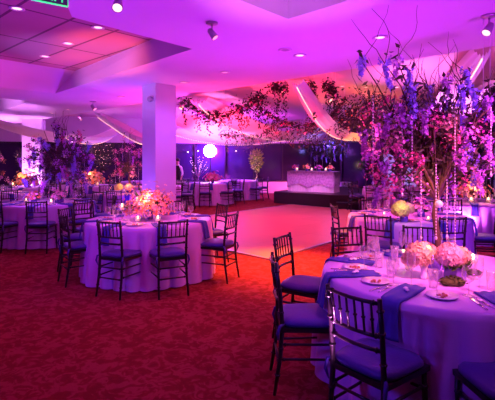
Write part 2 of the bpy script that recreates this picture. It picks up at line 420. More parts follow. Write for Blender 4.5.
# ---------------------------------------------------------------- chairs
def chair_shapes():
    S = {}
    def ringed(pts, r, rings):
        mb = MB(); mb.tube(pts, r, 8); r = r[2] if isinstance(r, list) else r
        pts = [Vector(p) for p in pts]
        L = [0]
        for i in range(len(pts)-1): L.append(L[-1]+(pts[i+1]-pts[i]).length)
        for t in rings:
            s = t*L[-1]
            for i in range(len(pts)-1):
                if L[i] <= s <= L[i+1]:
                    q = pts[i].lerp(pts[i+1], (s-L[i])/(L[i+1]-L[i])); d = (pts[i+1]-pts[i]).normalized()
                    mb.tube([q-d*.006, q-d*.003, q+d*.003, q+d*.006], [r, r+.005, r+.005, r], 8, False); break
        return mb
    out = []
    for s in (-1, 1):
        out.append(('front_leg', ringed([(s*.195, .205, 0), (s*.185, .19, .22), (s*.18, .18, .45)], [.012, .015, .015], (.25, .5, .75)), M_black, None))
    for s in (-1, 1):
        out.append(('back_post', ringed([(s*.175, -.235, 0), (s*.168, -.195, .25), (s*.165, -.18, .45), (s*.166, -.195, .68), (s*.168, -.225, .90)], [.012, .015, .016, .014, .013], (.15, .35, .62, .8, .93)), M_black, None))
    for z, y in ((.875, -.221), (.70, -.198), (.625, -.191)):
        out.append(('back_rail', ringed([(-.167, y, z), (-.08, y-.018, z), (0, y-.024, z), (.08, y-.018, z), (.167, y, z)], .011, (.1, .9)), M_black, None))
    for i in range(6):
        x = -.125+i*.05; yy = .024-.5*x*x
        out.append(('spindle', ringed([(x, -.198-yy, .70), (x, -.221-yy, .875)], .0065, (.5,)), M_black, None))
    mb = MB(); mb.smooth = False
    t = [(-.18, -.19), (.18, -.19), (.205, .205), (-.205, .205)]
    mb.add([(x, y, z) for z in (.425, .455) for x, y in t], [(3, 2, 1, 0), (4, 5, 6, 7), (0, 1, 5, 4), (1, 2, 6, 5), (2, 3, 7, 6), (3, 0, 4, 7)])
    out.append(('seat', mb, M_black, None))
    # cushion: rounded superellipse pad
    mb = MB(); n = 28; rows = [(.93, .456), (1.0, .47), (1.0, .485), (.93, .502), (.7, .512), (.3, .518)]
    vs = []
    for k, z in rows:
        for j in range(n):
            a = 2*PI*j/n; c, s = math.cos(a), math.sin(a)
            x = math.copysign(abs(c)**.45, c); y = math.copysign(abs(s)**.45, s)
            vs.append((x*k*(.20+.012*y), y*k*.195+.008, z))
    fs = [(i*n+j, i*n+(j+1) % n, (i+1)*n+(j+1) % n, (i+1)*n+j) for i in range(len(rows)-1) for j in range(n)]+[tuple(range(n-1, -1, -1)), tuple((len(rows)-1)*n+j for j in range(n))]
    mb.add(vs, fs)
    ties = []
    for s in (-1, 1):
        ti = MB(); ties.append(ti)
        ti.tube([(s*.165, -.17, .48), (s*.19, -.20, .47), (s*.192, -.215, .42), (s*.18, -.2, .36)], [.008, .012, .012, .004], 6)
    out.append(('cushion', mb, M_cush, ties))
    for a, b in (((-.186, .192, .20), (.186, .192, .20)), ((-.183, .186, .32), (.183, .186, .32)),
                 ((-.168, -.20, .24), (-.186, .19, .24)), ((-.166, -.19, .34), (-.183, .185, .34)),
                 ((.168, -.20, .24), (.186, .19, .24)), ((.166, -.19, .34), (.183, .185, .34)),
                 ((-.168, -.205, .22), (.168, -.205, .22)), ((-.166, -.19, .34), (.166, -.19, .34))):
        out.append(('stretcher', ringed([a, b], .009, (.08, .92)), M_black, None))
    return out
CS = chair_shapes()
ch = thing('chiavari_chair', '', 'chair')
for nm, mb, mt, sub in CS:
    o = mb.build(nm, mt, ch)
    for q in sub or (): q.build('cushion_tie', M_cush, o)
chairP = Proto(ch)
# the same chair as one mesh, for the tables far away
far = MB()
for nm, mb, mt, sub in CS:
    off = len(far.v); far.v += mb.v
    for f in mb.f: far.f.append([off+i for i in f]); far.m.append(1 if nm == 'cushion' else 0); far.sm.append(True)
fo = far.build('chiavari_chair', [M_black, M_cush]); tag(fo, '', 'chair')
farP = Proto(fo)
def chair(bx, by, face, label, group, full=True):
    """bx,by: middle of the backrest; face: heading in degrees (0 = +X)"""
    f = Vector((math.cos(R(face)), math.sin(R(face))))
    x, y = bx+f.x*.2, by+f.y*.2
    (chairP if full else farP).put((x, y, .002), R(face-90), label, group)

# ---------------------------------------------------------------- tables
def cloth_mb(r, folds, amp, flare, seed, ztop=.762):
    rnd = random.Random(seed); mb = MB(); n = 300
    ph = rnd.random()*6; prof = [(0.0, ztop), (.5, ztop), (.97, ztop), (1.0, ztop-.006)]
    vs = [(0, 0, ztop)]
    rows = []
    for k, z in prof[1:]: rows.append((r*k, z, 0))
    for t in (.06, .15, .28, .42, .58, .75, .9, 1): rows.append((r+.006+flare*t, ztop-.006-(ztop-.02)*t, t))
    for rr, z, t in rows:
        for j in range(n):
            a = 2*PI*j/n
            w = 1.6*(abs(math.sin(folds*.5*a+ph+1.1*math.sin(3*a)))**.7-.6)+.6*math.sin(math.floor(folds*.3)*a+2*ph+math.sin(2*a))
            q = rr+amp*w*min(1, t*1.6)
            vs.append((q*math.cos(a), q*math.sin(a), z))
    fs = [(0, 1+j, 1+(j+1) % n) for j in range(n)]
    for i in range(len(rows)-1):
        for j in range(n):
            a, b = 1+i*n+j, 1+i*n+(j+1) % n; fs.append((a, a+n, b+n, b))
    mb.add(vs, fs); return mb
def table_top(r):
    mb = MB(); mb.lathe([(0.01, .725), (r-.02, .725), (r-.005, .735), (r-.005, .752), (0.01, .754)], n=48); return mb
tb = thing('banquet_table', '', 'table')
cloth_mb(.87, 26, .040, .05, 3).build('tablecloth', M_cloth, tb); table_top(.87).build('tabletop', M_brown, tb)
tableP = Proto(tb)
def table(x, y, label, rz=0, s=None): return tableP.put((x, y, 0.001), rz, label, None)
ZTB = .7635

# -- tableware prototypes (origin on the cloth)
def flute():
    t = thing('champagne_flute', '', 'glass')
    b = MB(); b.lathe([(.001, .002), (.032, .001), (.034, .003), (.012, .007), (.004, .015), (.0035, .09), (.008, .10)], n=16); b.build('stem', M_glass, t)
    b = MB(); b.lathe([(.006, .098), (.020, .118), (.027, .15), (.028, .19), (.025, .225)], n=16); b.build('bowl', M_glass, t)
    return t
def goblet():
    t = thing('wine_glass', '', 'glass')
    b = MB(); b.lathe([(.001, .002), (.034, .001), (.036, .003), (.012, .007), (.004, .015), (.0035, .075), (.008, .085)], n=16); b.build('stem', M_glass, t)
    b = MB(); b.lathe([(.006, .083), (.028, .098), (.039, .125), (.038, .155), (.032, .185)], n=16); b.build('bowl', M_glass, t)
    return t
def tumbler():
    b = MB(); b.lathe([(.001, .002), (.026, .002), (.034, .12), (.031, .12), (.024, .008), (.001, .008)], n=16)
    return tag(b.build('water_tumbler', M_glass), '', 'glass')
def plate():
    t = thing('plate', '', 'plate')
    b = MB(); b.lathe([(.001, .002), (.06, .002), (.105, .012), (.115, .017), (.115, .02), (.06, .007), (.001, .007)], n=28); b.build('rim', M_white, t)
    b = MB(); rnd = random.Random(5)
    for k in range(9): b.ball((rnd.uniform(-.04, .04), rnd.uniform(-.03, .03), .012), .008+rnd.random()*.006, 6, 4)
    b.build('food', M_garnish, t); return t
def napkin(r=.87, inner=.50, drop=.21):
    """folded napkin lying along +X from the middle of a table and over its edge; origin at the table's centre"""
    t = thing('napkin', '', 'napkin')
    prof = [(inner, .012), (inner+.1, .016), (inner+.2, .014), (r-.06, .013), (r+.0, .012), (r+.018, -.004), (r+.036, -.05), (r+.052, -.12), (r+.062, -.19), (r+.07, -drop)]
    b = MB(); vs = []; n = 9
    for i, (x, z) in enumerate(prof):
        for j in range(n):
            y = (j/(n-1)-.5); hw = .132+.02*math.sin(i*.8)
            dz = .004*math.cos(y*11+i*.5)
            if x > r: vs.append((x+dz*1.2, y*hw, z))
            else: vs.append((x, y*hw, z+dz))
    k = len(vs)
    for i, (x, z) in enumerate(prof):
        for j in range(n):
            y = (j/(n-1)-.5); hw = .132+.02*math.sin(i*.8)
            if x > r: vs.append((x-.01, y*hw, z))
            else: vs.append((x, y*hw, .003 if x < r+.001 else z-.008))
    m_ = len(prof); fs = []
    for i in range(m_-1):
        for j in range(n-1):
            a = i*n+j; fs.append((a, a+n, a+n+1, a+1)); fs.append((k+a, k+a+1, k+a+n+1, k+a+n))
        fs.append((i*n, k+i*n, k+i*n+n, i*n+n)); fs.append((i*n+n-1, i*n+2*n-1, k+i*n+2*n-1, k+i*n+n-1))
    for j in range(n-1):
        fs.append((j, j+1, k+j+1, k+j)); e = (m_-1)*n; fs.append((e+j, k+e+j, k+e+j+1, e+j+1))
    b.add(vs, fs); b.build('fabric', M_nap, t)
    b = MB(); b.ball((inner+.16, .0, .026), .016, 8, 5, (1.3, 1, .6)); b.ball((inner+.185, .02, .026), .012, 8, 5, (1.3, 1, .6)); b.build('favor', M_tag, t)
    return t
def fork(kind):
    b = MB()
    if kind == 'fork':
        b.tube([(0, -.09, .006), (0, -.02, .003), (0, .03, .006)], [.005, .0035, .004], 6); b.box((0, .045, .007), (.022, .03, .003))
        for k in (-.008, -.0027, .0027, .008): b.tube([(k, .058, .007), (k, .095, .009)], .0017, 5)
    else:
        b.tube([(0, -.10, .005), (0, -.01, .005)], [.006, .005], 6); b.box((0, .05, .004), (.016, .12, .0025)); b.ball((0, .11, .004), .008, 6, 4, (1, 1.2, .2))
    return tag(b.build('fork' if kind == 'fork' else 'table_knife', M_silver), '', kind if kind == 'fork' else 'knife')
def votive():
    t = thing('votive_candle', '', 'candle')
    b = MB(); b.lathe([(.001, .002), (.024, .002), (.032, .03), (.034, .06), (.031, .06), (.028, .03), (.001, .01)], n=14); b.build('glass_cup', M_glass, t)
    b = MB(); b.lathe([(.001, .012), (.024, .012), (.024, .035), (.001, .035)], n=12); b.build('wax', M_wax, t)
    b = MB(); b.ball((0, 0, .05), .009, 8, 6, (1, 1, 1.7)); b.build('flame', M_flame, t); return t
def tall_votive():
    t = thing('footed_candle_holder', '', 'candle')
    b = MB(); b.lathe([(.001, .002), (.035, .002), (.035, .006), (.006, .012), (.005, .09), (.012, .10), (.03, .125), (.034, .17), (.031, .17), (.027, .13), (.001, .11)], n=16); b.build('glass_cup', M_glass, t)
    b = MB(); b.lathe([(.001, .112), (.022, .112), (.024, .14), (.001, .14)], n=12); b.build('wax', M_wax, t)
    b = MB(); b.ball((0, 0, .158), .011, 8, 6, (1, 1, 1.8)); b.build('flame', M_flame, t); return t
FL_, GO, TU, PL, NA, FO, KN, VO, TV = (Proto(x) for x in (flute(), goblet(), tumbler(), plate(), napkin(), fork('fork'), fork('knife'), votive(), tall_votive()))
def on(tx, ty, ang, r, side=0, z=ZTB):
    a = R(ang); return (tx+r*math.cos(a)-side*math.sin(a), ty+r*math.sin(a)+side*math.cos(a), z)

# ---------------------------------------------------------------- flowers
def hydrangea_head(c, r, seed, mt, parent, name='flower_head', nf=210):
    rnd = random.Random(seed); b = MB(); c = Vector(c)
    for i in range(nf):
        z = 1-1.7*(i+.5)/nf; a = i*2.39996; q = math.sqrt(max(0, 1-z*z)); d = Vector((q*math.cos(a), q*math.sin(a), z*.85))
        b.petals(c+d*r*rnd.uniform(.88, 1.04), d+Vector((rnd.uniform(-.3, .3),)*3), r*.2, 4, rnd, .2)
    b.ball(c, r*.74, 12, 8, (1, 1, .85))
    return b.build(name, mt, parent)
def bouquet(name, label, loc, mats, seed, rad=.22, hgt=.28, n=150, petals=6, spray=True, cat='flower arrangement', cup=M_vase, size=.034):
    rnd = random.Random(seed); t = thing(name, label, cat, loc)
    b = MB(); b.lathe([(.001, .001), (.05, .001), (.055, .02), (.05, .07), (.062, .1), (.056, .1), (.001, .08)], n=16); b.build('bowl', cup, t)
    lf = MB()
    for i in range(60):
        a = rnd.random()*6.28; e = rnd.uniform(-.1, 1.1); d = Vector((math.cos(a)*math.cos(e), math.sin(a)*math.cos(e), math.sin(e)))
        lf.leaf(Vector((0, 0, .09))+d*rad*.2, d, rad*rnd.uniform(.6, 1.1), .018, rnd)
    lf.build('leaves', M_leafg, t)
    for k, mt in enumerate(mats):
        f = MB()
        for i in range(n//len(mats)):
            a = rnd.random()*6.28; e = math.asin(rnd.random()**.8); q = rnd.uniform(.5, 1.0)
            d = Vector((math.cos(a)*math.cos(e)*rad, math.sin(a)*math.cos(e)*rad, math.sin(e)*hgt))*q
            if spray and rnd.random() < .18: d *= 1.35
            f.petals(Vector((0, 0, .09))+d, d+Vector((0, 0, .05)), size*rnd.uniform(.7, 1.2), petals-1, rnd, .4)
        o = f.build('blossoms', mt, t)
        o['label'] = {M_coral: 'coral blossoms', M_pink: 'pink blossoms', M_mag: 'magenta blossoms', M_lil: 'lilac blossoms', M_cream: 'cream blossoms', M_blush: 'blush blossoms', M_yel: 'yellow blossoms', M_wist: 'blue violet blossoms'}[mt]
    return t

def tree(label, loc, seed, pal, n_anchor=36, spread=.62, top=1.5, low=.45, detail=1.0, twigs=9, strands=7, trunk=.42, name='blossom_tree', votives=3, anchors=None, leafm=M_leafd, pot=True, cat='floral centrepiece'):
    rnd = random.Random(seed); t = thing(name, label, cat, loc)
    if pot:
        b = MB(); b.lathe([(.001, .001), (.07, .001), (.085, .02), (.075, .09), (.065, .09), (.001, .075)], n=18); b.build('vase', M_vase, t)
    tr = MB()
    base = [Vector((0, 0, .03)), Vector((.01, 0, trunk*.4)), Vector((-.015, .01, trunk*.75)), Vector((0, 0, trunk))]
    tr.tube(base, [.028, .024, .022, .02], 8)
    top_p = base[-1]
    A = []
    if anchors:
        A = [(Vector(p), k) for p, k in anchors]
    for i in range(n_anchor-len(A)):
        a = i*2.39996+rnd.uniform(-.3, .3); q = spread*math.sqrt((i+1)/n_anchor)*rnd.uniform(.85, 1.08)
        z = low+(top-low)*(rnd.random()**.9)*(1-.35*(q/spread)**2)
        A.append((Vector((q*math.cos(a), q*math.sin(a), z)), pal[i % len(pal)]))
    leaf = MB(); fl = {}
    for p, kind in A:
        m1 = top_p.lerp(p, .45)+Vector((rnd.uniform(-.06, .06), rnd.uniform(-.06, .06), rnd.uniform(.03, .12)))
        pts = [top_p*.95, top_p.lerp(m1, .5)+Vector((rnd.uniform(-.03, .03), rnd.uniform(-.03, .03), 0)), m1, m1.lerp(p, .6)+Vector((rnd.uniform(-.03, .03), rnd.uniform(-.03, .03), .03)), p]
        tr.tube(pts, [.010, .008, .006, .005, .003], 5)
        for _ in range(int(20*detail)):
            s = rnd.random()*1.1; q = m1.lerp(p, s)+Vector((rnd.gauss(0, .03), rnd.gauss(0, .03), rnd.gauss(0, .03))); d = Vector((rnd.uniform(-1, 1), rnd.uniform(-1, 1), rnd.uniform(-.6, .9)))
            leaf.leaf(q, d, rnd.uniform(.05, .10), .014, rnd)
        f = MB()
        if kind in (M_wist,) or (kind is M_lil and rnd.random() < .7):
            L = rnd.uniform(.10, .25); n = int(58*detail); bw = rnd.uniform(.03, .05); bend = Vector((rnd.uniform(-.05, .05), rnd.uniform(-.05, .05), 0))
            for k in range(n):
                s = k/n; a = k*2.4+rnd.random(); rr = (bw*(1-s)**.5*(.6+.4*math.sin(6*s+L*40))+.006)*rnd.uniform(.6, 1.3)
                f.petals(p+bend*s*s+Vector((rr*math.cos(a), rr*math.sin(a), .03-s*L+rnd.uniform(-.012, .012))), (math.cos(a)+rnd.uniform(-.6, .6), math.sin(a), rnd.uniform(-.6, .5)), rnd.uniform(.010, .020), 4, rnd, .45)
            f.tube([p, p+bend*.3+Vector((0, 0, -L*.6)), p+bend+Vector((0, 0, -L))], .003, 4)
            nm = 'wisteria_cluster'
        else:
            n = int(44*detail)
            for k in range(n):
                d = Vector((rnd.gauss(0, 1), rnd.gauss(0, 1), rnd.gauss(0, 1))).normalized()
                c = p+Vector((d.x*.085, d.y*.085, d.z*.10-.03))*rnd.uniform(.3, 1.08)
                f.petals(c, d, rnd.uniform(.008, .017), 5, rnd, .5); f.add([p, c, c+Vector((0, .0015, .0015))], [(0, 1, 2)])
            nm = 'blossom_cluster'
        o = f.build(nm, kind, t)
    o = leaf.build('leaves', leafm, t)
    for i in range(twigs):
        a = rnd.random()*6.28; q = spread*rnd.uniform(.05, .5); p = Vector((q*math.cos(a), q*math.sin(a), top*rnd.uniform(.8, .95)))
        pts = [top_p, top_p.lerp(p, .6)]
        dd = Vector((rnd.uniform(-.4, .4), rnd.uniform(-.3, .3), 1)).normalized(); c = p.copy()
        for k in range(7):
            pts.append(c.copy()); c = c+dd*.05; dd = (dd+Vector((rnd.uniform(-.45, .45), rnd.uniform(-.45, .45), .1))).normalized()
        tr.tube(pts, [.008]+[.005]*2+[.003-.0003*k for k in range(6)], 4)
    tr.build('trunk', M_bark, t)
    def anchor_near(x, y):
        return min(A, key=lambda ak: (ak[0].x-x)**2+(ak[0].y-y)**2)[0]
    SL = strands if isinstance(strands, list) else None
    for i in range(len(SL) if SL else strands):
        if SL: p = Vector(SL[i][:3]); L = SL[i][3]
        else: p = A[(i*5+2) % len(A)][0]; L = min(rnd.uniform(.35, .6), p.z-.1)
        f = MB(); f.tube([p, p+Vector((0, 0, -L))], .0012, 4)
        k = 0
        while k*.022 < L: f.ball(p+Vector((0, 0, -k*.022)), .0055, 6, 4); k += 1
        f.ball(p+Vector((0, 0, -L-.010)), .010, 6, 4, (1, 1, 1.5))
        f.build('crystal_strand', M_cryst, t)
        if SL:
            q = anchor_near(p.x, p.y); g = MB(); g.tube([q, q.lerp(p, .5)+Vector((0, 0, .02)), p], .003, 4); g.build('twig', M_bark, t)
    VL = votives if isinstance(votives, list) else None
    for i in range(len(VL) if VL else votives):
        if VL: p = Vector(VL[i]); q = anchor_near(p.x, p.y)
        else: q = A[(i*7+4) % len(A)][0]; p = q+Vector((0, 0, -.3))
        f = MB(); f.ball(p, .026, 12, 8); o = f.build('hanging_votive', M_globe, t)
        g = MB(); g.tube([p+Vector((0, 0, .03)), q], .0012, 4); g.build('hanging_wire', M_silver, o)
    return t

# ================================================================ TABLE 1, front right
T1 = (1.45, 3.2)
table(*T1, 'large round table in the right foreground under a lilac satin cloth', R(20))
chair(.575, 2.30, 39, 'foremost black chair with blue cushion, its spindle back towards the viewer', 'chairs at the front table')
chair(.215, 3.1, 1, 'black chair seen side on at the left of the front table, behind the foremost chair', 'chairs at the front table')
chair(.345, 4.0, -30, 'farther left black chair of the front table, beside the parquet corner', 'chairs at the front table')
chair(1.05, 4.52, -74, 'black chair beyond the front table, right behind its leftmost place setting', 'chairs at the front table')
chair(1.83, 4.55, -106, 'black chair directly behind the tree trunk on the far side of the front table', 'chairs at the front table')
chair(1.34, 1.97, 92, 'black chair cut by the lower right corner, only its dark blue cushion showing', 'chairs at the front table')
seats1 = [(227, 'foremost chair'), (186, 'side-on left chair'), (150, 'chair nearest the parquet'), (108, 'far left chair'), (72, 'chair behind the trunk'), (274, 'lower right corner')]
for a, ds in seats1:
    NA.put((T1[0], T1[1], ZTB), R(a), 'folded navy napkin hanging over the front table edge by the '+ds, 'napkins on the front table')
    x, y, z = on(*T1, a, .60, .20); PL.put((x, y, z), R(a), 'white side plate with food on the front table by the '+ds, 'side plates on the front table', .82)
    x, y, z = on(*T1, a, .50, -.03); FL_.put((x, y, z), R(a), 'tall champagne flute on the front table by the '+ds, 'champagne flutes on the front table', 1.0)
    x, y, z = on(*T1, a, .55, -.13); GO.put((x, y, z), R(a), 'stemmed wine glass on the front table by the '+ds, 'wine glasses on the front table')
    x, y, z = on(*T1, a, .44, .09); TU.put((x, y, z), 0, 'plain water tumbler on the front table by the '+ds, 'water tumblers on the front table')
    x, y, z = on(*T1, a, .70, -.12); FO.put((x, y, z), R(a+90), 'silver fork on the front table by the '+ds, 'forks on the front table')
    x, y, z = on(*T1, a, .70, -.16); KN.put((x, y, z), R(a+82), 'silver knife on the front table by the '+ds, 'knives on the front table')
# low hydrangea arrangements
def P1(px, py, z=ZTB): return PZ(px, py, z)
lo = PZ(424, 279, ZTB)
t = thing('hydrangea_vase', 'pale yellow hydrangea cluster in a small white vase at the left of the trunk', 'flower arrangement', lo)
b = MB(); b.lathe([(.001, .001), (.022, .001), (.026, .02), (.018, .06), (.03, .10), (.026, .10), (.001, .07)], n=16); b.build('vase', M_white, t)
hydrangea_head((-.02, .02, .17), .098, 1, M_cream, t); hydrangea_head((.035, .06, .19), .07, 2, M_blush, t); hydrangea_head((-.07, .07, .12), .06, 6, M_cream, t)
lo = PZ(455, 281, ZTB)
t = thing('hydrangea_vase', 'blush hydrangea cluster in a square violet vase at the right of the trunk', 'flower arrangement', lo)
b = MB(); b.box((0, 0, .05), (.10, .10, .10), R(25)); b.box((0, 0, .103), (.108, .108, .006), R(25)); b.build('vase', M_vase, t)
hydrangea_head((-.035, .0, .17), .09, 3, M_blush, t); hydrangea_head((.045, .03, .165), .075, 4, M_cream, t); hydrangea_head((.0, .09, .18), .075, 5, M_blush, t)
rnd = random.Random(4); lf = MB()
for i in range(40): lf.leaf((rnd.uniform(-.07, .07), rnd.uniform(-.05, .06), .10), (rnd.uniform(-1, 1), rnd.uniform(-1, .6), rnd.uniform(-.1, .8)), .07, .02, rnd)
lf.build('leaves', M_leafg, t)
for (px, py), ds in (((453, 285), 'moss mound in front of the violet vase'), ((474, 275), 'small moss ball right of the violet vase'), ((440, 262), 'moss mound at the foot of the tree trunk')):
    p = PZ(px, py, ZTB); b = MB(); rnd = random.Random(px)
    rr = .075 if px == 453 else .045
    b.ball((0, 0, rr*.25), rr, 14, 8, (1.1, .7, .38))
    for i in range(160):
        a = rnd.random()*6.28; e = rnd.random()*1.4; d = Vector((math.cos(a)*math.cos(e)*1.1, math.sin(a)*math.cos(e)*.7, math.sin(e)*.38)); b.leaf(Vector((0, 0, rr*.25))+d*rr, d, .02, .004, rnd)
    tag(b.build('moss_mound', M_moss, None, p), 'dark green '+ds+' on the front table', 'moss')
p = PZ(473, 279, ZTB); TV.put(p, 0, 'lit candle in a footed glass holder right of the hydrangeas')
p = PZ(437, 299, ZTB); FL_.put(p, 0, 'champagne flute in front of the hydrangeas, nearest the front table edge', None, 1.15)
p = PZ(409, 270, ZTB); VO.put(p, 0, 'small lit votive left of the cream hydrangeas on the front table')

# wisteria tree: clusters at the places the photo shows them, relative to the table centre
TB = Vector((1.47, 3.34, ZTB))
def rel(px, py, d): return tuple(P(px, py, d)-TB)
big = [(362, 62, 3.2, M_wist), (385, 64, 3.1, M_wist), (397, 60, 3.3, M_lil), (410, 72, 3.2, M_wist), (413, 90, 3.15, M_wist), (430, 88, 3.35, M_wist), (466, 72, 3.2, M_wist), (462, 88, 3.1, M_wist),
       (455, 105, 3.3, M_wist), (474, 92, 3.4, M_wist), (487, 100, 3.1, M_lil), (400, 108, 3.2, M_mag), (390, 100, 3.4, M_mag), (388, 118, 3.1, M_mag), (403, 122, 3.0, M_lil), (415, 118, 3.3, M_mag),
       (425, 112, 3.1, M_pink), (377, 128, 3.3, M_lil), (380, 145, 3.2, M_mag), (396, 137, 3.1, M_pink), (410, 140, 3.35, M_lil), (437, 128, 3.2, M_mag), (448, 122, 3.1, M_pink),
       (384, 165, 3.1, M_lil), (378, 190, 3.2, M_lil), (391, 180, 3.0, M_mag), (403, 168, 3.3, M_lil), (414, 158, 3.0, M_mag), (420, 180, 3.3, M_pink), 
       (444, 145, 3.3, M_lil), (455, 140, 3.1, M_mag), (467, 148, 3.1, M_wist), (475, 160, 3.2, M_wist), (480, 172, 3.1, M_lil), (463, 118, 3.3, M_lil), (478, 125, 3.3, M_mag), (487, 140, 3.2, M_lil),
       (371, 112, 3.3, M_mag), (364, 135, 3.2, M_lil), (398, 150, 2.95, M_mag), (419, 148, 3.4, M_mag), 
       (458, 155, 2.95, M_mag), (436, 108, 3.3, M_lil), (446, 78, 3.3, M_lil), (372, 152, 3.35, M_lil), (490, 160, 3.3, M_lil), (469, 132, 3.0, M_mag),
       (407, 101, 3.35, M_pink), (393, 127, 3.35, M_mag), (376, 172, 3.3, M_mag), (461, 172, 3.35, M_mag)]
big += [(426, 168, 3.55, M_lil), (440, 150, 3.6, M_lil), (449, 165, 3.5, M_wist), (424, 135, 3.5, M_wist), (433, 118, 3.1, M_mag), (450, 185, 3.5, M_lil)]
big = [(a, b_, c, (M_lil if (k in (M_mag, M_pink) and i % 5 in (1, 3)) else k)) for i, (a, b_, c, k) in enumerate(big)]
anch = [(rel(a, b_, c), k) for a, b_, c, k in big]
strn = [rel(373, 96, 3.1)+(.62,), rel(412, 118, 3.0)+(.42,), rel(402, 130, 3.05)+(.45,), rel(455, 112, 3.0)+(.95,), rel(491, 108, 2.95)+(.45,), rel(436, 165, 3.0)+(.5,), rel(421, 172, 3.0)+(.45,), rel(447, 180, 3.1)+(.4,), rel(388, 150, 3.1)+(.3,)]
vt = [rel(439, 204, 3.0), rel(457, 110, 3.25), rel(432, 172, 3.3)]
t1tree = tree('tall blossom tree with hanging wisteria and crystal strands rising from the front table', TB, 11, [M_wist, M_mag, M_lil, M_pink], n_anchor=len(anch)+2, anchors=anch, spread=.55, top=1.35, low=.55, twigs=18, strands=strn, votives=vt, trunk=.55, detail=1.15)
rnd = random.Random(77)
for i in range(44):
    src = Vector(anch[rnd.randrange(len(anch))][0]); d = Vector((rnd.uniform(-.6, .6), rnd.uniform(-.4, .4), rnd.uniform(.5, 1))) if src.z > .75 else Vector((rnd.uniform(-1, 1), rnd.uniform(-.5, .5), rnd.uniform(.0, .6)))
    c = src; pts = []; tw = MB()
    for k in range(8): pts.append(c.copy()); d = (d.normalized()+Vector((rnd.uniform(-.4, .4), rnd.uniform(-.3, .3), rnd.uniform(-.1, .25)))); c = c+d.normalized()*(.065 if src.z > .75 else .04)
    tw.tube(pts, [.0035-.0003*k for k in range(8)], 4)
    for k in range(3, 8 if src.z < .75 else 3): tw.leaf(pts[k], (rnd.uniform(-1, 1), rnd.uniform(-1, 1), rnd.uniform(-.3, .8)), .04, .008, rnd)
    tw.build('curly_twig', M_bark, t1tree)

# ================================================================ TABLE 2, behind
T2 = (2.42, 6.5)
table(*T2, 'round lilac table behind the front table, with a yellow hydrangea posy on it', R(50))
for a, r_, f, ds in ((None, (1.67, 5.5), 52, 'black chair with its open back towards the viewer, in front of the second right table'),
                     (None, (1.37, 6.72), 5, 'black chair seen edge on at the left of the second right table'),
                     (None, (2.16, 7.68), -78, 'black chair on the far side of the second right table, left of the yellow hydrangea'),
                     (None, (2.52, 5.3), 94, 'black chair in front of the second right table, just right of the tree trunk'),
                     (None, (3.64, 6.2), 168, 'black chair with a bright blue cushion at the right edge, beside the second right table'),
                     (None, (3.1, 7.5), -125, 'black chair on the far right side of the second right table')):
    chair(r_[0], r_[1], f, ds, 'chairs at the second right table')
S8 = {0: 'right', 45: 'far right', 90: 'far', 135: 'far left', 180: 'left', 225: 'near left', 270: 'near', 315: 'near right'}
def settings(T, tn, a0=0, glasses=True, nap=(0, 45, 90, 135, 180, 225, 270, 315), pl=True):
    for a, ds in S8.items():
        if a not in nap: continue
        NA.put((T[0], T[1], ZTB), R(a+a0), 'navy napkin over the %s edge of the %s' % (ds, tn), 'napkins on the '+tn)
        if glasses:
            x, y, z = on(*T, a+a0, .56, -.14); GO.put((x, y, z), 0, 'stemmed wine glass on the %s side of the %s' % (ds, tn), 'wine glasses on the '+tn)
            x, y, z = on(*T, a+a0, .50, .05); FL_.put((x, y, z), 0, 'champagne flute on the %s side of the %s' % (ds, tn), 'champagne flutes on the '+tn)
        if pl:
            x, y, z = on(*T, a+a0, .60, .2); PL.put((x, y, z), R(a), 'white side plate on the %s side of the %s' % (ds, tn), 'side plates on the '+tn)
settings(T2, 'second right table', 10)
p = PZ(404, 222, ZTB)
t = thing('hydrangea_vase', 'bright yellow hydrangea posy in a violet vase on the second right table', 'flower arrangement', p)
b = MB(); b.lathe([(.001, .001), (.045, .001), (.055, .02), (.05, .10), (.045, .10), (.001, .08)], n=16); b.build('vase', M_vase, t)
hydrangea_head((-.05, 0, .16), .12, 7, M_yel, t); hydrangea_head((.07, .04, .17), .09, 8, M_cream, t); hydrangea_head((0, .1, .2), .09, 9, M_yel, t)
VO.put(on(*T2, 275, .62), 0, 'votive candle in front of the yellow hydrangea posy')
VO.put(on(*T2, 195, .40), 0, 'votive candle at the left of the yellow hydrangea posy')
bouquet('flower_bowl', 'lilac and pink flower bowl right of the yellow hydrangea posy', on(*T2, 320, .2), [M_lil, M_pink], 21, .13, .2, 80)

# ================================================================ TABLE 3, right edge
T3 = (4.6, 8.8)
table(*T3, 'round lilac table at the right edge with a glowing coral arrangement', R(10))
for x, y, f, ds in ((3.68, 7.75, 50, 'black chair with its back to the viewer, before the coral flower table'),
                    (4.75, 7.45, 98, 'blue-cushioned black chair at the right photo edge, before the coral flower table'),
                    (3.35, 8.75, 2, 'black chair at the left side of the coral flower table'),
                    (3.9, 9.85, -56, 'black chair on the far left side of the coral flower table'),
                    (5.05, 10.0, -110, 'black chair on the far side of the coral flower table')):
    chair(x, y, f, ds, 'chairs at the coral flower table')
settings(T3, 'coral flower table', 20, pl=False, nap=(90, 135, 180, 225, 270))
bouquet('flower_bowl', 'large coral and cream arrangement on the right edge table', on(*T3, 200, .05), [M_coral, M_cream, M_pink], 22, .36, .34, 420, size=.038)
VO.put(on(*T3, 240, .38), 0, 'votive candle in front of the large coral arrangement', None, 1.6)
VO.put(on(*T3, 290, .38), 0, 'votive candle at the right edge table near its right side', None, 1.6)

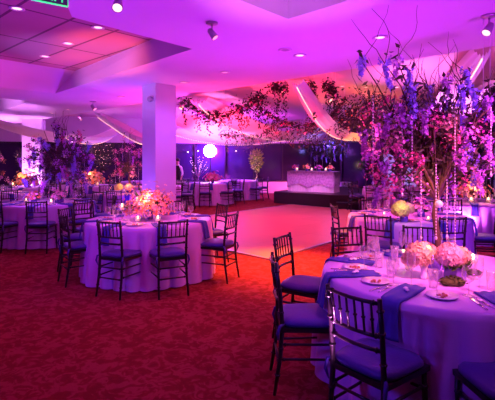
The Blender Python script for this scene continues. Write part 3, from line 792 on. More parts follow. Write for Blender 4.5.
# ================================================================ LEFT TABLE
LT = (-1.39, 6.12)
table(*LT, 'round lilac table left of centre in front of the pale column', R(33))
for x, y, f, ds in ((-1.60, 5.0, 66, 'left one of the two black chairs backing the viewer at the centre left table'),
                    (-.87, 5.02, 116, 'right one of the two black chairs backing the viewer at the centre left table'),
                    (-2.36, 5.55, 38, 'black chair turned three-quarter, near left of the centre left table'),
                    (-.22, 5.72, 156, 'black chair side on at the right of the centre left table, against the dance floor'),
                    (-.42, 6.85, 212, 'black chair on the far right of the centre left table'),
                    (-1.22, 7.42, -92, 'black chair behind the centre left table, in front of the pale column'),
                    (-2.72, 7.15, -42, 'black chair on the far left of the centre left table'),
                    (-2.66, 6.32, -8, 'black chair on the left of the centre left table')):
    chair(x, y, f, ds, 'chairs at the centre left table')
settings(LT, 'centre left table', 22)
bouquet('flower_bowl', 'wide glowing coral and pink orchid arrangement on the centre left table', on(*LT, 270, .05), [M_coral, M_pink, M_cream], 31, .36, .34, 950, size=.024)
TV.put(on(*LT, 200, .38), 0, 'candle in a footed glass at the left of the orchid arrangement', None, 1.3)
VO.put(on(*LT, 255, .34), 0, 'votive candle in front of the orchid arrangement', None, 1.3)
VO.put(on(*LT, 300, .36), 0, 'votive candle at the front right of the orchid arrangement', None, 1.3)

# ================================================================ FAR LEFT TABLE
FT = (-3.95, 8.55)
table(*FT, 'round lilac table at the left with a purple blossom tree', R(5))
for x, y, f, ds in ((-3.6, 7.35, 95, 'black chair in front of the purple tree table, its back square to the viewer'),
                    (-4.36, 7.40, 75, 'black chair at the left photo edge in front of the purple tree table'),
                    (-2.98, 7.78, 140, 'black chair at the near right of the purple tree table'),
                    (-5.05, 8.1, 28, 'black chair at the left side of the purple tree table'),
                    (-2.72, 8.75, 188, 'black chair at the right side of the purple tree table'),
                    (-3.35, 9.6, -120, 'black chair at the far right of the purple tree table'),
                    (-4.3, 9.75, -72, 'black chair at the far side of the purple tree table')):
    chair(x, y, f, ds, 'chairs at the purple tree table')
settings(FT, 'purple tree table', 5)
tree('purple blossom tree with pendant wisteria on the left table', (FT[0]+.22, FT[1], ZTB), 5, [M_lil, M_wist, M_lil, M_wist, M_lil, M_mag], n_anchor=84, spread=.68, top=1.62, low=.35, detail=1.2, twigs=12, strands=9, votives=4, trunk=.6)
bouquet('flower_bowl', 'pink flower bowl at the right of the purple tree', on(*FT, -30, .28), [M_pink, M_blush], 41, .16, .16, 90)
bouquet('flower_bowl', 'blush flower bowl at the near side of the purple tree', on(*FT, 235, .3), [M_blush, M_coral], 42, .15, .15, 90)
VO.put(on(*FT, 200, .4), 0, 'votive candle at the left foot of the purple tree', None, 1.4)
VO.put(on(*FT, 300, .42), 0, 'votive candle at the right foot of the purple tree', None, 1.4)

# ================================================================ DISTANT TABLES (one-mesh chairs)
def ring(T, tn, angs, d=1.27, seed=0):
    names = S8
    rnd = random.Random(seed)
    for a in angs:
        r = R(a); chair(T[0]+(d+.04*rnd.random())*math.cos(r), T[1]+d*math.sin(r), a+180+rnd.uniform(-6, 6), 'black chair, %s side, %s' % (S8[a], tn), 'chairs at the '+tn, full=False)
def few(T, tn, angs=(180, 225, 270, 315, 0, 90)):
    for a in angs:
        GO.put(on(*T, a, .55, .06), 0, 'stemmed glass on the %s side of the %s' % (S8[a], tn), 'glasses on the '+tn)
        NA.put((T[0], T[1], ZTB), R(a+12), 'navy napkin on the %s side of the %s' % (S8[a], tn), 'napkins on the '+tn)
B3 = (-3.05, 11.1); n3 = 'pink tree table'
table(*B3, 'distant round table left of the pale column with a pink blossom tree'); ring(B3, n3, (135, 180, 225, 270, 315, 45)); few(B3, n3)
tree('pink and magenta blossom tree lit from below, just left of the pale column', (B3[0], B3[1], ZTB), 8, [M_mag, M_pink, M_lil, M_pink], n_anchor=34, spread=.45, top=1.5, low=.35, detail=.8, twigs=6, strands=9, votives=3, trunk=.5)
t = thing('hydrangea_vase', 'yellow hydrangea posy at the foot of the pink tree', 'flower arrangement', on(*B3, 250, .25))
b = MB(); b.lathe([(.001, .001), (.045, .001), (.055, .02), (.05, .10), (.045, .10), (.001, .08)], n=12); b.build('vase', M_vase, t)
hydrangea_head((-.12, 0, .14), .11, 17, M_yel, t, nf=120); hydrangea_head((.12, .04, .14), .11, 18, M_cream, t, nf=120)
B2 = (-5.05, 14.2); n2 = 'table with the tall coral spray'
table(*B2, 'distant round table at left with a tall coral spray on it'); ring(B2, n2, (180, 225, 270, 315, 0)); few(B2, n2)
bouquet('flower_bowl', 'tall coral spray with a candle on the distant left table', on(*B2, 250, .1), [M_coral, M_cream], 51, .42, .42, 170, size=.06)
VO.put(on(*B2, 300, .45), 0, 'bright candle beside the tall coral spray', None, 2.2)
B1 = (-6.45, 10.9); n1 = 'leftmost distant table'
table(*B1, 'distant round table cut by the left photo edge'); ring(B1, n1, (225, 270, 315, 0, 45)); few(B1, n1)
tree('coral and lilac blossom tree cut by the left photo edge', (B1[0]-.15, B1[1], ZTB), 9, [M_coral, M_lil, M_pink], n_anchor=30, spread=.48, top=1.45, low=.3, detail=.7, twigs=5, strands=6, votives=3, trunk=.5)
t = thing('hydrangea_vase', 'yellow hydrangea posy at the left photo edge', 'flower arrangement', on(*B1, 300, .3))
b = MB(); b.lathe([(.001, .001), (.045, .001), (.055, .02), (.05, .10), (.045, .10), (.001, .08)], n=12); b.build('vase', M_vase, t)
hydrangea_head((0, 0, .16), .13, 19, M_yel, t, nf=120)
B5 = (-6.75, 13.3); n5 = 'coral spray table before the far column'
table(*B5, 'distant round table in front of the far pale column'); ring(B5, n5, (225, 270, 315, 0)); few(B5, n5)
bouquet('flower_bowl', 'coral and cream spray in front of the far pale column', on(*B5, 270, .1), [M_coral, M_cream], 52, .45, .42, 170, size=.06)
VO.put(on(*B5, 200, .45), 0, 'bright candle by the spray in front of the far column', None, 2.2)
B6 = (-4.1, 17.0); n6 = 'farthest left table near the windows'
table(*B6, 'small far round table near the dark windows at left'); ring(B6, n6, (180, 225, 270, 315, 0))
BK = (-1.45, 15.8); nk = 'table below the bright spotlight'
table(*BK, 'distant round table below the bright spotlight'); ring(BK, nk, (0, 45, 135, 180, 225, 270, 315), 1.27); few(BK, nk)
bouquet('flower_bowl', 'pink and magenta flower bowl on the table below the spotlight', on(*BK, 300, .40), [M_pink, M_mag], 61, .28, .3, 160, size=.06)
g = thing('glitter_branch', 'tall sparkling branch standing above the table below the spotlight', 'decoration', on(*BK, 200, .36, 0))
b = MB(); rnd = random.Random(3); tips = []
for i in range(14):
    a = rnd.random()*6.28; q = rnd.uniform(.05, .38); p = Vector((q*math.cos(a), q*math.sin(a), rnd.uniform(.4, 1.0)))
    b.tube([(0, 0, .0), (0, 0, .2), p*.6+Vector((0, 0, .08)), p], [.008, .007, .004, .002], 4); tips += [p, p*.75+Vector((0, 0, .05)), p*.88]
b.build('branches', M_silver, g)
b = MB()
for p in tips: b.ball(p, .011, 6, 4)
b.build('glitter', M_speck, g)['kind'] = 'stuff'
B7 = (-3.05, 14.0); n7 = 'table behind the pale column'
table(*B7, 'distant round table mostly hidden behind the pale column'); ring(B7, n7, (0, 45, 315, 270))
B8 = (-.45, 17.7); n8 = 'far table left of the lit topiary'
table(*B8, 'far round table left of the lit topiary'); ring(B8, n8, (180, 225, 270, 315, 0))
B9 = (4.5, 13.4); n9 = 'dim table in front of the lit doors'
table(*B9, 'dim round table in front of the lit doors at right'); ring(B9, n9, (180, 225, 270, 135))

# ---------------------------------------------------------------- head table on the stage
ht = thing('head_table', 'rectangular head table in lace over a white skirt on the stage', 'table', (2.44, 15.95, .432), R(-33))
m = MB(); L, D = 1.78, .62; n = 140
def skirt(off, z0, z1, wave, nw):
    mb = MB(); per = 2*(L+D); vs = []
    for z, k in ((z1, 0), ((z0+z1)/2, .6), (z0, 1)):
        for j in range(n):
            s = per*j/n
            if s < L: x, y, nx, ny = -L/2+s, -D/2, 0, -1
            elif s < L+D: x, y, nx, ny = L/2, -D/2+(s-L), 1, 0
            elif s < 2*L+D: x, y, nx, ny = L/2-(s-L-D), D/2, 0, 1
            else: x, y, nx, ny = -L/2, D/2-(s-2*L-D), -1, 0
            o = off+k*wave*(1+math.sin(2*PI*nw*j/n)); zz = z
            if z == z0 and wave < .02: zz = z0+.16*abs(math.sin(PI*s/.85))
            vs.append((x+nx*o, y+ny*o, zz))
    fs = [(i*n+j, i*n+(j+1) % n, (i+1)*n+(j+1) % n, (i+1)*n+j) for i in range(2) for j in range(n)]
    fs.append(tuple(range(n))); mb.add(vs, fs); return mb
skirt(0, .003, .74, .022, 46).build('white_skirt', M_skirt, ht)
skirt(.05, .14, .755, .012, 20).build('lace_overlay', M_lace, ht)
def onh(x, y): 
    v = Matrix.Rotation(R(-33), 3, 'Z') @ Vector((x, y, 0)); return (2.42+v.x, 15.95+v.y, .432+.757)
for i, x in enumerate((-.68, -.22, .28, .7)):
    nmn = ('left end', 'left middle', 'right middle', 'right end')[i]
    bouquet('flower_bowl', 'small pink flower bowl at the %s of the head table' % nmn, onh(x, -.05), [M_pink, M_coral] if i % 2 else [M_mag, M_lil], 70+i, .13, .14, 50, size=.045)
for i, x in enumerate((-.55, .05, .6)):
    VO.put(onh(x, -.2), 0, 'candle on the head table, %s of three' % ('left', 'middle', 'right')[i], None, 1.8)
for i, x in enumerate((-.45, .3)):
    v = Matrix.Rotation(R(-33), 3, 'Z') @ Vector((x, .75, 0))
    o = farP.put((2.42+v.x, 15.95+v.y, .432), R(147), 'black chair behind the head table, the %s one' % ('left', 'right')[i], 'chairs behind the head table')
tree('blue wisteria tree behind the head table', (3.35, 17.2, .432), 14, [M_wist, M_wist, M_lil], n_anchor=36, spread=.8, top=2.25, low=1.2, detail=.7, twigs=8, strands=5, votives=2, trunk=1.3, name='wisteria_tree', cat='tree')
tree('dark leafy tree standing right of the stage by the back windows', (5.3, 17.9, 0.001), 15, [M_mag, M_lil], n_anchor=46, spread=.8, top=2.6, low=.9, detail=1.3, twigs=6, strands=3, votives=3, trunk=.9, name='leafy_tree', cat='tree', pot=True)
tree('dark leafy tree at the far right behind the coral flower table', (6.0, 12.2, 0.001), 16, [M_lil, M_mag, M_leafd], n_anchor=50, spread=.6, top=2.75, low=1.0, detail=1.3, twigs=6, strands=3, votives=3, trunk=1.0, name='leafy_tree', cat='tree')
# white pedestal by the stage
m = MB(); m.box((0, 0, .28), (.5, .5, .56)); m.box((0, 0, .575), (.56, .56, .04)); m.box((0, 0, .03), (.56, .56, .06))
tag(m.build('pedestal', M_skirt, None, (4.35, 19.55, 0.001), R(20)), 'low white pedestal behind the right end of the stage', 'pedestal')

# lit topiaries
def topiary(label, loc, h, w, seed, lm, nb):
    rnd = random.Random(seed); t = thing('topiary', label, 'potted tree', loc)
    b = MB(); b.lathe([(.001, .001), (.16, .001), (.2, .38), (.22, .4), (.18, .4), (.001, .34)], n=18); b.build('pot', M_skirt, t)
    b = MB(); b.tube([(0, 0, .3), (.01, 0, .7), (0, 0, h*.6)], [.03, .025, .02], 7)
    for i in range(16):
        a = rnd.random()*6.28; b.tube([(0, 0, h*.5), (math.cos(a)*w*.3, math.sin(a)*w*.3, h*.7), (math.cos(a)*w*.8, math.sin(a)*w*.8, h*rnd.uniform(.7, 1))], [.012, .008, .003], 4)
    b.build('trunk', M_bark, t)
    lf = MB(); bl = MB()
    for i in range(620):
        d = Vector((rnd.gauss(0, 1), rnd.gauss(0, 1), rnd.gauss(0, 1))).normalized()*rnd.random()**.4
        p = Vector((d.x*w, d.y*w, h*.78+d.z*h*.24)); p.x *= .6+.6*(p.z-h*.55)/(h*.45); lf.leaf(p, d+Vector((0, 0, .3)), rnd.uniform(.07, .14), .03, rnd)
        if i % (620//nb) == 0: bl.ball(p, .010, 6, 4)
    for i in range(10): bl.ball((.035*math.cos(i), .035*math.sin(i), .45+i*.07), .013, 6, 4)
    lf.build('leaves', lm, t); bl.build('fairy_lights', M_bulb, t)['kind'] = 'stuff'
    return t
topiary('small topiary tree with fairy lights, right of the bright spotlight', (.40, 19.5, 0.001), 2.0, .30, 1, M_leafl, 40)
topiary('dark potted tree dotted with warm fairy lights near the left windows', ((102-CX)/F*16.2, 16.2, 0.001), 2.25, .5, 2, M_leafd, 60)
topiary('potted tree dotted with lights by the far left windows', (-8.4, 16.6, 0.001), 2.1, .5, 3, M_leafd, 40)

# ---------------------------------------------------------------- ceiling fixtures
def downlight(px, py, z, label, lens=M_lens, r=.052):
    p = PZ(px, py, z); t = thing('downlight', label, 'ceiling light', (p.x, p.y, z), 0, 'recessed downlights')
    b = MB(); b.lathe([(r, -.001), (r+.03, -.004), (r+.035, -.010), (r+.004, -.012), (r, -.001)], n=20); b.build('trim_ring', M_ring, t)
    b = MB(); b.lathe([(.001, -.007), (r*.6, -.008), (r, -.004)], n=20, capb=False); b.build('lens', lens, t)
for px, py, z, ds, le in ((17, 8, ZT, 'nearest round downlight in the tiled recess at upper left', M_lens), (98, 27, ZT, 'round downlight at the right of the tiled recess', M_lens), (68, 43, ZT, 'round downlight in the middle of the tiled recess', M_lens), (45, 56, ZT, 'farthest round downlight in the tiled recess', M_lens),
                      (300, 55, ZC, 'bright downlight in the flat ceiling right of centre', M_lens), (380, 37, ZC, 'brightest downlight in the flat ceiling at upper right', M_lens), (225, 72, ZC, 'faint downlight behind the centre ceiling spotlight', M_lensd), (184, 82, ZC, 'faint downlight near the top of the pale column', M_lensd),
                      (285, 49.5, ZC, 'dark unlit downlight beside the bright one right of centre', M_fix), (68, 109.5, ZC, 'right downlight of the pair over the left tables', M_lens), (52, 113, ZC, 'left downlight of the pair over the left tables', M_lens), (121, 96.5, ZC, 'dim downlight left of the pale column', M_lensd),
                      (254, 92, ZR, 'orange downlight above the left of the dance floor', M_lensd), (342, 86, ZR, 'downlight above the right of the dance floor', M_lens), (366, 87, ZR, 'downlight behind the left edge of the tree', M_lens), (397, 87, ZR, 'downlight behind the wisteria of the big tree', M_lens), (322, 104, ZR, 'small downlight beside the steep drape', M_lensd), (350, 96, ZR, 'small downlight over the floral garland', M_lensd)):
    downlight(px, py, z, ds, le)
def track(px, py, z, label, tilt=(.3, .4), s=1.0, lens=M_lens, lon=True):
    """fixture whose head is at px,py and whose plate touches the ceiling at z"""
    d = (z-H-.16*s)*F/(HY-py); p = Vector(((px-CX)/F*d, d, z)); t = thing('ceiling_spotlight', label, 'spotlight', p)
    b = MB(); b.lathe([(.001, -.002), (.075*s, -.002), (.075*s, -.018), (.05*s, -.026), (.001, -.026)], n=18); b.build('mounting_plate', M_fix, t)
    b = MB(); b.tube([(0, 0, -.02), (0, 0, -.10*s)], .009*s, 8); b.build('stem', M_fix, t)
    ax = Vector((tilt[0], tilt[1], -.7)).normalized(); c = Vector((0, 0, -.14*s))
    b = MB(); b.tube([c-ax*.07*s, c-ax*.05*s, c+ax*.02*s, c+ax*.07*s], [.018*s, .036*s, .042*s, .05*s], 14); b.build('lamp_head', M_fix, t)
    b = MB(); b.tube([c+ax*.0705*s, c+ax*.075*s], [.042*s, .038*s], 14); b.build('lens', lens, t)
    return p
track(212, 35, ZC, 'ceiling spotlight on a round plate near the top centre', (.5, -.1), .8, M_lensd)
track(118, 6, ZC, 'bright ceiling spotlight at the top left beside the tiled recess', (.1, -.6), .9)
track(489, 30, ZC, 'ceiling spotlight at the upper right edge', (-.5, -.2), .9)
track(18, 105, ZT, 'ceiling spotlight in the pale recess at the far left', (.1, -.5), 1.0, M_lensd)
track(93, 108, ZC, 'ceiling spotlight with a tilted head over the left tables', (.6, -.1), 1.0, M_lensd)
track(80, 119, ZC, 'small ceiling spotlight above the purple tree', (.5, -.1), .8, M_lensd)
track(285, 88, ZR, 'glowing ceiling spotlight left of the steep drape', (-.2, -.5), 1.8, M_bulb)
track(330, 98, ZR, 'ceiling spotlight among the garland right of the steep drape', (.2, -.4), 1.8, M_bulb)
track(181, 106, ZR, 'glowing ceiling spotlight right beside the column top', (.2, -.5), 1.8, M_bulb)
# small round fixture on the column
t = thing('wall_spotlight', 'small round spotlight fixed to the top of the pale column', 'spotlight', P(150, 99, 7.83))
b = MB(); b.box((0, .09, 0), (.06, .12, .06), R(20)); b.build('bracket', M_fix, t)
b = MB(); b.ball((0, 0, 0), .055, 12, 8); b.build('lamp_head', M_fix, t)

# exit sign
p = Vector((-1.635, 3.56, 2.898)); rz = math.atan2(.14, .19)
t = thing('exit_sign', 'green lit EXIT sign hanging at the top left edge of the recess', 'sign', (p.x, p.y, p.z), rz)
m = MB(); m.box((0, 0, .09), (.27, .02, .18)); m.build('panel', M_exitp, t)
m = MB(); m.box((0, 0, .0), (.28, .026, .006)); m.box((-.138, 0, .09), (.006, .026, .18)); m.box((.138, 0, .09), (.006, .026, .18)); m.box((0, 0, .18), (.28, .026, .006)); m.build('border', M_exit, t)
m = MB(); m.box((0, 0, .28), (.03, .03, .22)); m.box((0, 0, .39), (.12, .06, .02)); m.build('hanger', M_fix, t)
cu = bpy.data.curves.new('exit_text', 'FONT'); cu.body = 'EXIT'; cu.size = .125; cu.align_x = 'CENTER'; cu.extrude = .002
tmp = bpy.data.objects.new('tmp', cu); COL.objects.link(tmp); dg = bpy.context.evaluated_depsgraph_get()
me = bpy.data.meshes.new_from_object(tmp.evaluated_get(dg)); bpy.data.objects.remove(tmp)
me.materials.clear(); me.materials.append(M_exit)
o = bpy.data.objects.new('lettering', me); COL.objects.link(o); o.parent = t; o.location = (0, -.014, .022); o.rotation_euler = (R(90), 0, 0)

# moving head spotlight at the back
sp = P(210, 151, 19.3)
t = thing('stage_spotlight', 'brilliant white spotlight on a stand at the back windows', 'spotlight', (sp.x, sp.y, .001))
b = MB(); b.tube([(0, .12, 0.02), (0, .12, sp.z-.25)], .022, 8); b.build('pole', M_black, t)
for k in range(3):
    a = 2*PI*k/3+.4; b = MB(); b.tube([(0, .12, .5), (.38*math.cos(a), .12+.38*math.sin(a), .012)], .014, 6); b.build('leg', M_black, t)
b = MB(); b.tube([(0, .22, sp.z), (0, .12, sp.z), (0, 0, sp.z)], [.16, .22, .28], 20); b.build('lamp_head', M_black, t)
b = MB(); b.tube([(0, -.004, sp.z), (0, -.02, sp.z)], [.28, .27], 24); b.build('lens', M_beam, t)  # lens widened so its glowing disc stands for the bloom
b = MB(); b.tube([(-.2, .12, sp.z), (-.2, .12, sp.z-.24), (.2, .12, sp.z-.24), (.2, .12, sp.z)], .014, 6); b.build('yoke', M_black, t)
# small lights along the back window
for i, (px, py, ds) in enumerate(((188, 152, 'small lamp just left of the brilliant spotlight'), (198, 151, 'small lamp touching the left of the brilliant spotlight'), (236, 151, 'small lamp right of the brilliant spotlight'))):
    p = P(px, py, 20.6); t = thing('window_lamp', ds+' on the back windows', 'lamp', (p.x, p.y, p.z))
    b = MB(); b.tube([(0, .14, 0), (0, .05, 0)], .02, 8); b.build('arm', M_black, t)
    b = MB(); b.ball((0, 0, 0), .035, 10, 6); b.build('bulb', M_bulbw, t)

# ---------------------------------------------------------------- drapes, string lights, garlands
def smooth(pts, k=8):
    out = []
    n = len(pts)
    for i in range(n-1):
        p0, p1, p2, p3 = pts[max(i-1, 0)], pts[i], pts[i+1], pts[min(i+2, n-1)]
        for j in range(k):
            t = j/k; out.append(.5*((2*p1)+(p2-p0)*t+(2*p0-5*p1+4*p2-p3)*t*t+(3*p1-p0-3*p2+p3)*t**3))
    out.append(pts[-1]); return out
def drape(label, pts, width, seed, lights=True, drop=.25):
    pts = smooth([P(*p) for p in pts]); b = MB(); rnd = random.Random(seed); n = 17; vs = []
    ln = []
    for i, p in enumerate(pts):
        d = (pts[min(i+1, len(pts)-1)]-pts[max(i-1, 0)]).normalized(); sd = d.cross(Vector((0, 0, 1))).normalized()
        e = .45+.55*math.sin(PI*i/(len(pts)-1))
        for j in range(n):
            s = j/(n-1)*2-1
            z = drop*(s*s-1)*e*.8+.022*math.sin(j*2.1+seed+i*.05)
            vs.append(p+sd*s*width*.5*e+Vector((0, 0, z)))
        ln.append((p-sd*width*.5*e, p+sd*width*.5*e, p-Vector((0, 0, drop*e*.8+.03))))
    fs = [(i*n+j, i*n+j+1, (i+1)*n+j+1, (i+1)*n+j) for i in range(len(pts)-1) for j in range(n-1)]
    k = len(vs); vs += [v+Vector((0, 0, .008)) for v in vs[:k]]
    fs += [tuple(k+a for a in reversed(f)) for f in fs]
    b.add(vs, fs); tag(b.build('ceiling_drape', M_drape), label, 'drape')
    if lights:
        t = thing('string_lights', 'tiny lights on the '+label, 'string lights', ln[0][2]); o = ln[0][2]
        c = MB(); c.tube([q[2]-o for q in ln], .004, 4); c.build('cord', M_skirt, t)
        bl = MB()
        for i in range(len(ln)-1):
            for f in (0, .5):
                q = ln[i][2].lerp(ln[i+1][2], f)-o; bl.ball(q-Vector((0, 0, .012)), .012, 6, 4)
        bl.build('bulbs', M_bulb, t)['kind'] = 'stuff'
drape('wide white drape swag filling the ceiling above the back windows', [(176, 121, 15.5), (200, 124, 16), (230, 126, 16.6), (262, 125, 17.2), (296, 120, 18)], 1.5, 12, False, .45)
drape('steep white drape falling from the ceiling edge right of centre', [(297, 80, 7.45), (309, 100, 8.6), (321, 117, 10), (334, 128, 11.5), (350, 133, 13), (375, 134, 14.8), (402, 128, 16.6)], .5, 1)
drape('white drape sweeping down from the ceiling right of the column', [(199, 97, 9.0), (212, 106, 10), (232, 117, 11.5), (256, 127, 13.2), (285, 134, 15), (318, 134, 17)], 1.0, 2, True, .35)
drape('lowest white drape swag before the back windows', [(172, 128, 13.5), (195, 132, 14.4), (225, 135, 15.2), (258, 134, 16), (288, 131, 16.8), (315, 126, 17.6), (330, 121, 18.2)], 1.2, 3, True, .42)
drape('upper white drape swag behind the column top', [(172, 113, 11.5), (186, 118, 12.4), (208, 127, 13.6), (232, 134, 15), (262, 137, 17), (285, 134, 19)], 1.2, 4, False, .45)
drape('broad white drape entering at the left photo edge', [(-25, 112, 12), (0, 122, 12.4), (22, 128, 12.8), (42, 133, 13.3), (62, 138, 14.5), (85, 139, 16)], .8, 5, False)
drape('pale drape strip left of the column', [(98, 113, 12.6), (112, 120, 12.2), (126, 128, 11.9), (140, 136, 11.6), (152, 140, 11.4)], .45, 6)
drape('pink lit drape swag above the dark potted tree', [(66, 134, 14), (80, 137, 14.6), (98, 137, 15.4), (112, 132, 16.2), (124, 124, 17)], .7, 7)
drape('steep lit drape at the upper right behind the tree', [(482, 49, 5.55), (474, 60, 6.1), (464, 74, 7), (452, 92, 8.4), (438, 110, 10.5), (420, 126, 13.5), (400, 131, 16.5)], .45, 8)
drape('wide white drape swag at the right above the dark windows', [(500, 88, 7.3), (485, 97, 8), (462, 106, 9.6), (436, 112, 12), (410, 118, 15)], .8, 9, False)

def garland(label, pts, seed, dens=34, rad=.14, flw=(M_mag, M_pink)):
    pts = smooth([P(*p) for p in pts], 6); rnd = random.Random(seed); o = pts[0]
    t = thing('flower_garland', label, 'garland', o)
    c = MB(); c.tube([p-o for p in pts], .012, 5); c.build('vine', M_bark, t)
    lf = MB(); fa = MB(); fb = MB()
    for i in range(len(pts)-1):
        clump = .2+1.1*rnd.random()**2
        for k in range(int(dens*clump)):
            p = pts[i].lerp(pts[i+1], rnd.random())-o+Vector((rnd.gauss(0, rad), rnd.gauss(0, rad), rnd.gauss(-.02, rad)))*clump
            lf.leaf(p, (rnd.uniform(-1, 1), rnd.uniform(-1, 1), rnd.uniform(-1, .6)), rnd.uniform(.05, .10), .022, rnd)
            if k % 16 == 0: (fa if rnd.random() < .5 else fb).petals(p+Vector((0, 0, -.05)), (rnd.uniform(-1, 1), -1, rnd.uniform(-1, 1)), .032, 5, rnd)
        if rnd.random() < .5:
            p = pts[i]-o
            for k in range(14): lf.leaf(p+Vector((rnd.gauss(0, .02), rnd.gauss(0, .02), -.05-.035*k)), (rnd.uniform(-1, 1), rnd.uniform(-1, 1), -.6), .07, .02, rnd)
    for p in (pts[1], pts[len(pts)//2], pts[-2]):
        g = MB(); g.tube([p-o, Vector((p.x, p.y, ZR))-o], .003, 4); g.build('hanging_wire', M_skirt, t)
    lf.build('leaves', M_leafd, t); fa.build('blossoms', flw[0], t); fb.build('blossoms', flw[1], t)
garland('dark leafy garland swagged from the column top to the centre of the ceiling', [(184, 100, 9.6), (193, 106, 9.6), (205, 111, 9.7), (218, 116, 9.8), (231, 113, 9.9), (243, 107, 10), (252, 100, 10.1), (262, 96, 10.2)], 1, rad=.10)
garland('dark leafy garland hanging over the middle of the dance floor', [(258, 104, 10.2), (268, 113, 10.2), (281, 121, 10.3), (297, 125, 10.3), (312, 124, 10.4), (327, 119, 10.5), (338, 109, 10.6), (345, 98, 10.8)], 2, rad=.09)
garland('leafy garland lying along the lower ceiling swag', [(222, 134, 13), (232, 135, 13), (246, 134, 13), (260, 131, 13), (272, 126, 13)], 3, rad=.13)
garland('dense leafy garland with warm light on the right over the stage', [(340, 122, 11), (350, 113, 11), (362, 106, 11), (374, 102, 11), (386, 100, 11.2)], 4, 60, .17, (M_coral, M_cream))
garland('dense leafy garland mass above the right end of the stage', [(334, 130, 13), (350, 126, 13), (366, 122, 13), (380, 118, 13)], 5, 60, .2, (M_pink, M_lil))
garland('small leafy spray hanging from the raised ceiling by the glowing spotlight', [(272, 85, 9), (279, 86, 9), (287, 90, 9)], 6, 26, .06)
garland('small leafy spray hanging right of the steep drape', [(309, 82, 9), (314, 88, 9), (314, 96, 9)], 7, 16, .05)
garland('small leafy spray at the top right of the dance floor ceiling', [(326, 83, 9), (332, 88, 9), (336, 97, 9)], 8, 30, .06)
garland('dark branch of leaves at the right photo edge', [(505, 84, 4.2), (494, 92, 4.2), (487, 100, 4.2), (483, 112, 4.25)], 9, 40, .05, (M_lil, M_wist))
garland('blue lit foliage garland above the head table', [(306, 141, 16.5), (318, 142, 16.5), (330, 140, 16.6), (342, 143, 16.7)], 10, 50, .18, (M_wist, M_wist))

# ---------------------------------------------------------------- server standing at the back
def person(loc, face):
    t = thing('person', 'person in a white shirt and black vest standing behind tables right of the column', 'person', loc, face)
    J = {'pel': (0, 0, .93), 'wai': (0, 0, 1.06), 'che': (0, .01, 1.26), 'nek': (0, 0, 1.42), 'hd0': (0, .015, 1.50), 'hd1': (0, .02, 1.60),
         'shl': (.16, 0, 1.34), 'ell': (.22, -.01, 1.10), 'wrl': (.19, .16, .98), 'shr': (-.16, 0, 1.34), 'elr': (-.23, -.02, 1.08), 'wrr': (-.21, .06, .86),
         'hil': (.09, 0, .88), 'knl': (.10, .01, .48), 'anl': (.10, -.02, .09), 'tol': (.11, .13, .04), 'hir': (-.09, 0, .88), 'knr': (-.10, .02, .48), 'anr': (-.10, -.02, .09), 'tor': (-.11, .13, .04)}
    Rr = {'pel': .13, 'wai': .115, 'che': .135, 'nek': .052, 'hd0': .075, 'hd1': .08, 'shl': .06, 'ell': .042, 'wrl': .027, 'shr': .06, 'elr': .042, 'wrr': .027, 'hil': .085, 'knl': .056, 'anl': .04, 'tol': .035, 'hir': .085, 'knr': .056, 'anr': .04, 'tor': .035}
    E = [('pel', 'wai'), ('wai', 'che'), ('che', 'nek'), ('nek', 'hd0'), ('hd0', 'hd1'), ('che', 'shl'), ('shl', 'ell'), ('ell', 'wrl'), ('che', 'shr'), ('shr', 'elr'), ('elr', 'wrr'), ('pel', 'hil'), ('hil', 'knl'), ('knl', 'anl'), ('anl', 'tol'), ('pel', 'hir'), ('hir', 'knr'), ('knr', 'anr'), ('anr', 'tor')]
    # five fingers on each hand
    for s, w in (('l', 'wrl'), ('r', 'wrr')):
        wx, wy, wz = J[w]
        J['pa'+s] = (wx, wy+.05, wz-.04); Rr['pa'+s] = .028; E.append((w, 'pa'+s))
        for k in range(5):
            a = (k-2)*.016; L = (.055, .065, .07, .062, .045)[k]
            J['f%s%d' % (s, k)] = (wx+a*1.2, wy+.05+L*.6, wz-.04-L*.7 if k else wz-.02); Rr['f%s%d' % (s, k)] = .009; E.append(('pa'+s, 'f%s%d' % (s, k)))
    ks = list(J); me = bpy.data.meshes.new('body'); me.from_pydata([J[k] for k in ks], [(ks.index(a), ks.index(b)) for a, b in E], [])
    o = bpy.data.objects.new('body', me); COL.objects.link(o)
    md = o.modifiers.new('s', 'SKIN'); o.modifiers.new('u', 'SUBSURF').levels = 1
    for i, k in enumerate(ks): me.skin_vertices[0].data[i].radius = (Rr[k], Rr[k]*(.75 if k in ('pel', 'wai', 'che') else 1)); me.skin_vertices[0].data[i].use_root = (k == 'pel')
    dg = bpy.context.evaluated_depsgraph_get(); m2 = bpy.data.meshes.new_from_object(o.evaluated_get(dg)); bpy.data.objects.remove(o)
    for mt in (M_skin, M_shirt, M_vest): m2.materials.append(mt)
    for p in m2.polygons:
        c = p.center; p.use_smooth = True
        if c.z > 1.42 or (c.z < 1.0 and abs(c.x) > .15 and c.z > .7): p.material_index = 0
        elif c.z > .9 and (abs(c.x) > .135 or c.z > 1.38): p.material_index = 1
        else: p.material_index = 2
    b = bpy.data.objects.new('body', m2); COL.objects.link(b); b.parent = t
    h = MB(); h.ball((0, .0, 1.60), .088, 14, 9, (1, 1.05, 1)); h.ball((0, -.08, 1.6), .045, 10, 6); h.build('hair', M_hair, t)
    f = MB(); f.ball((0, .10, 1.555), .014, 8, 5, (.8, 1, 1.4)); f.build('nose', M_skin, t)
    f = MB()
    for s in (-1, 1): f.ball((s*.03, .092, 1.58), .009, 6, 4)
    f.build('eyes', M_hair, t)
    f = MB(); f.ball((0, .092, 1.525), .012, 8, 4, (1.7, .5, .5)); f.build('mouth', M_mag, t)
    return t
person((-2.72, 16.75, .002), R(150))
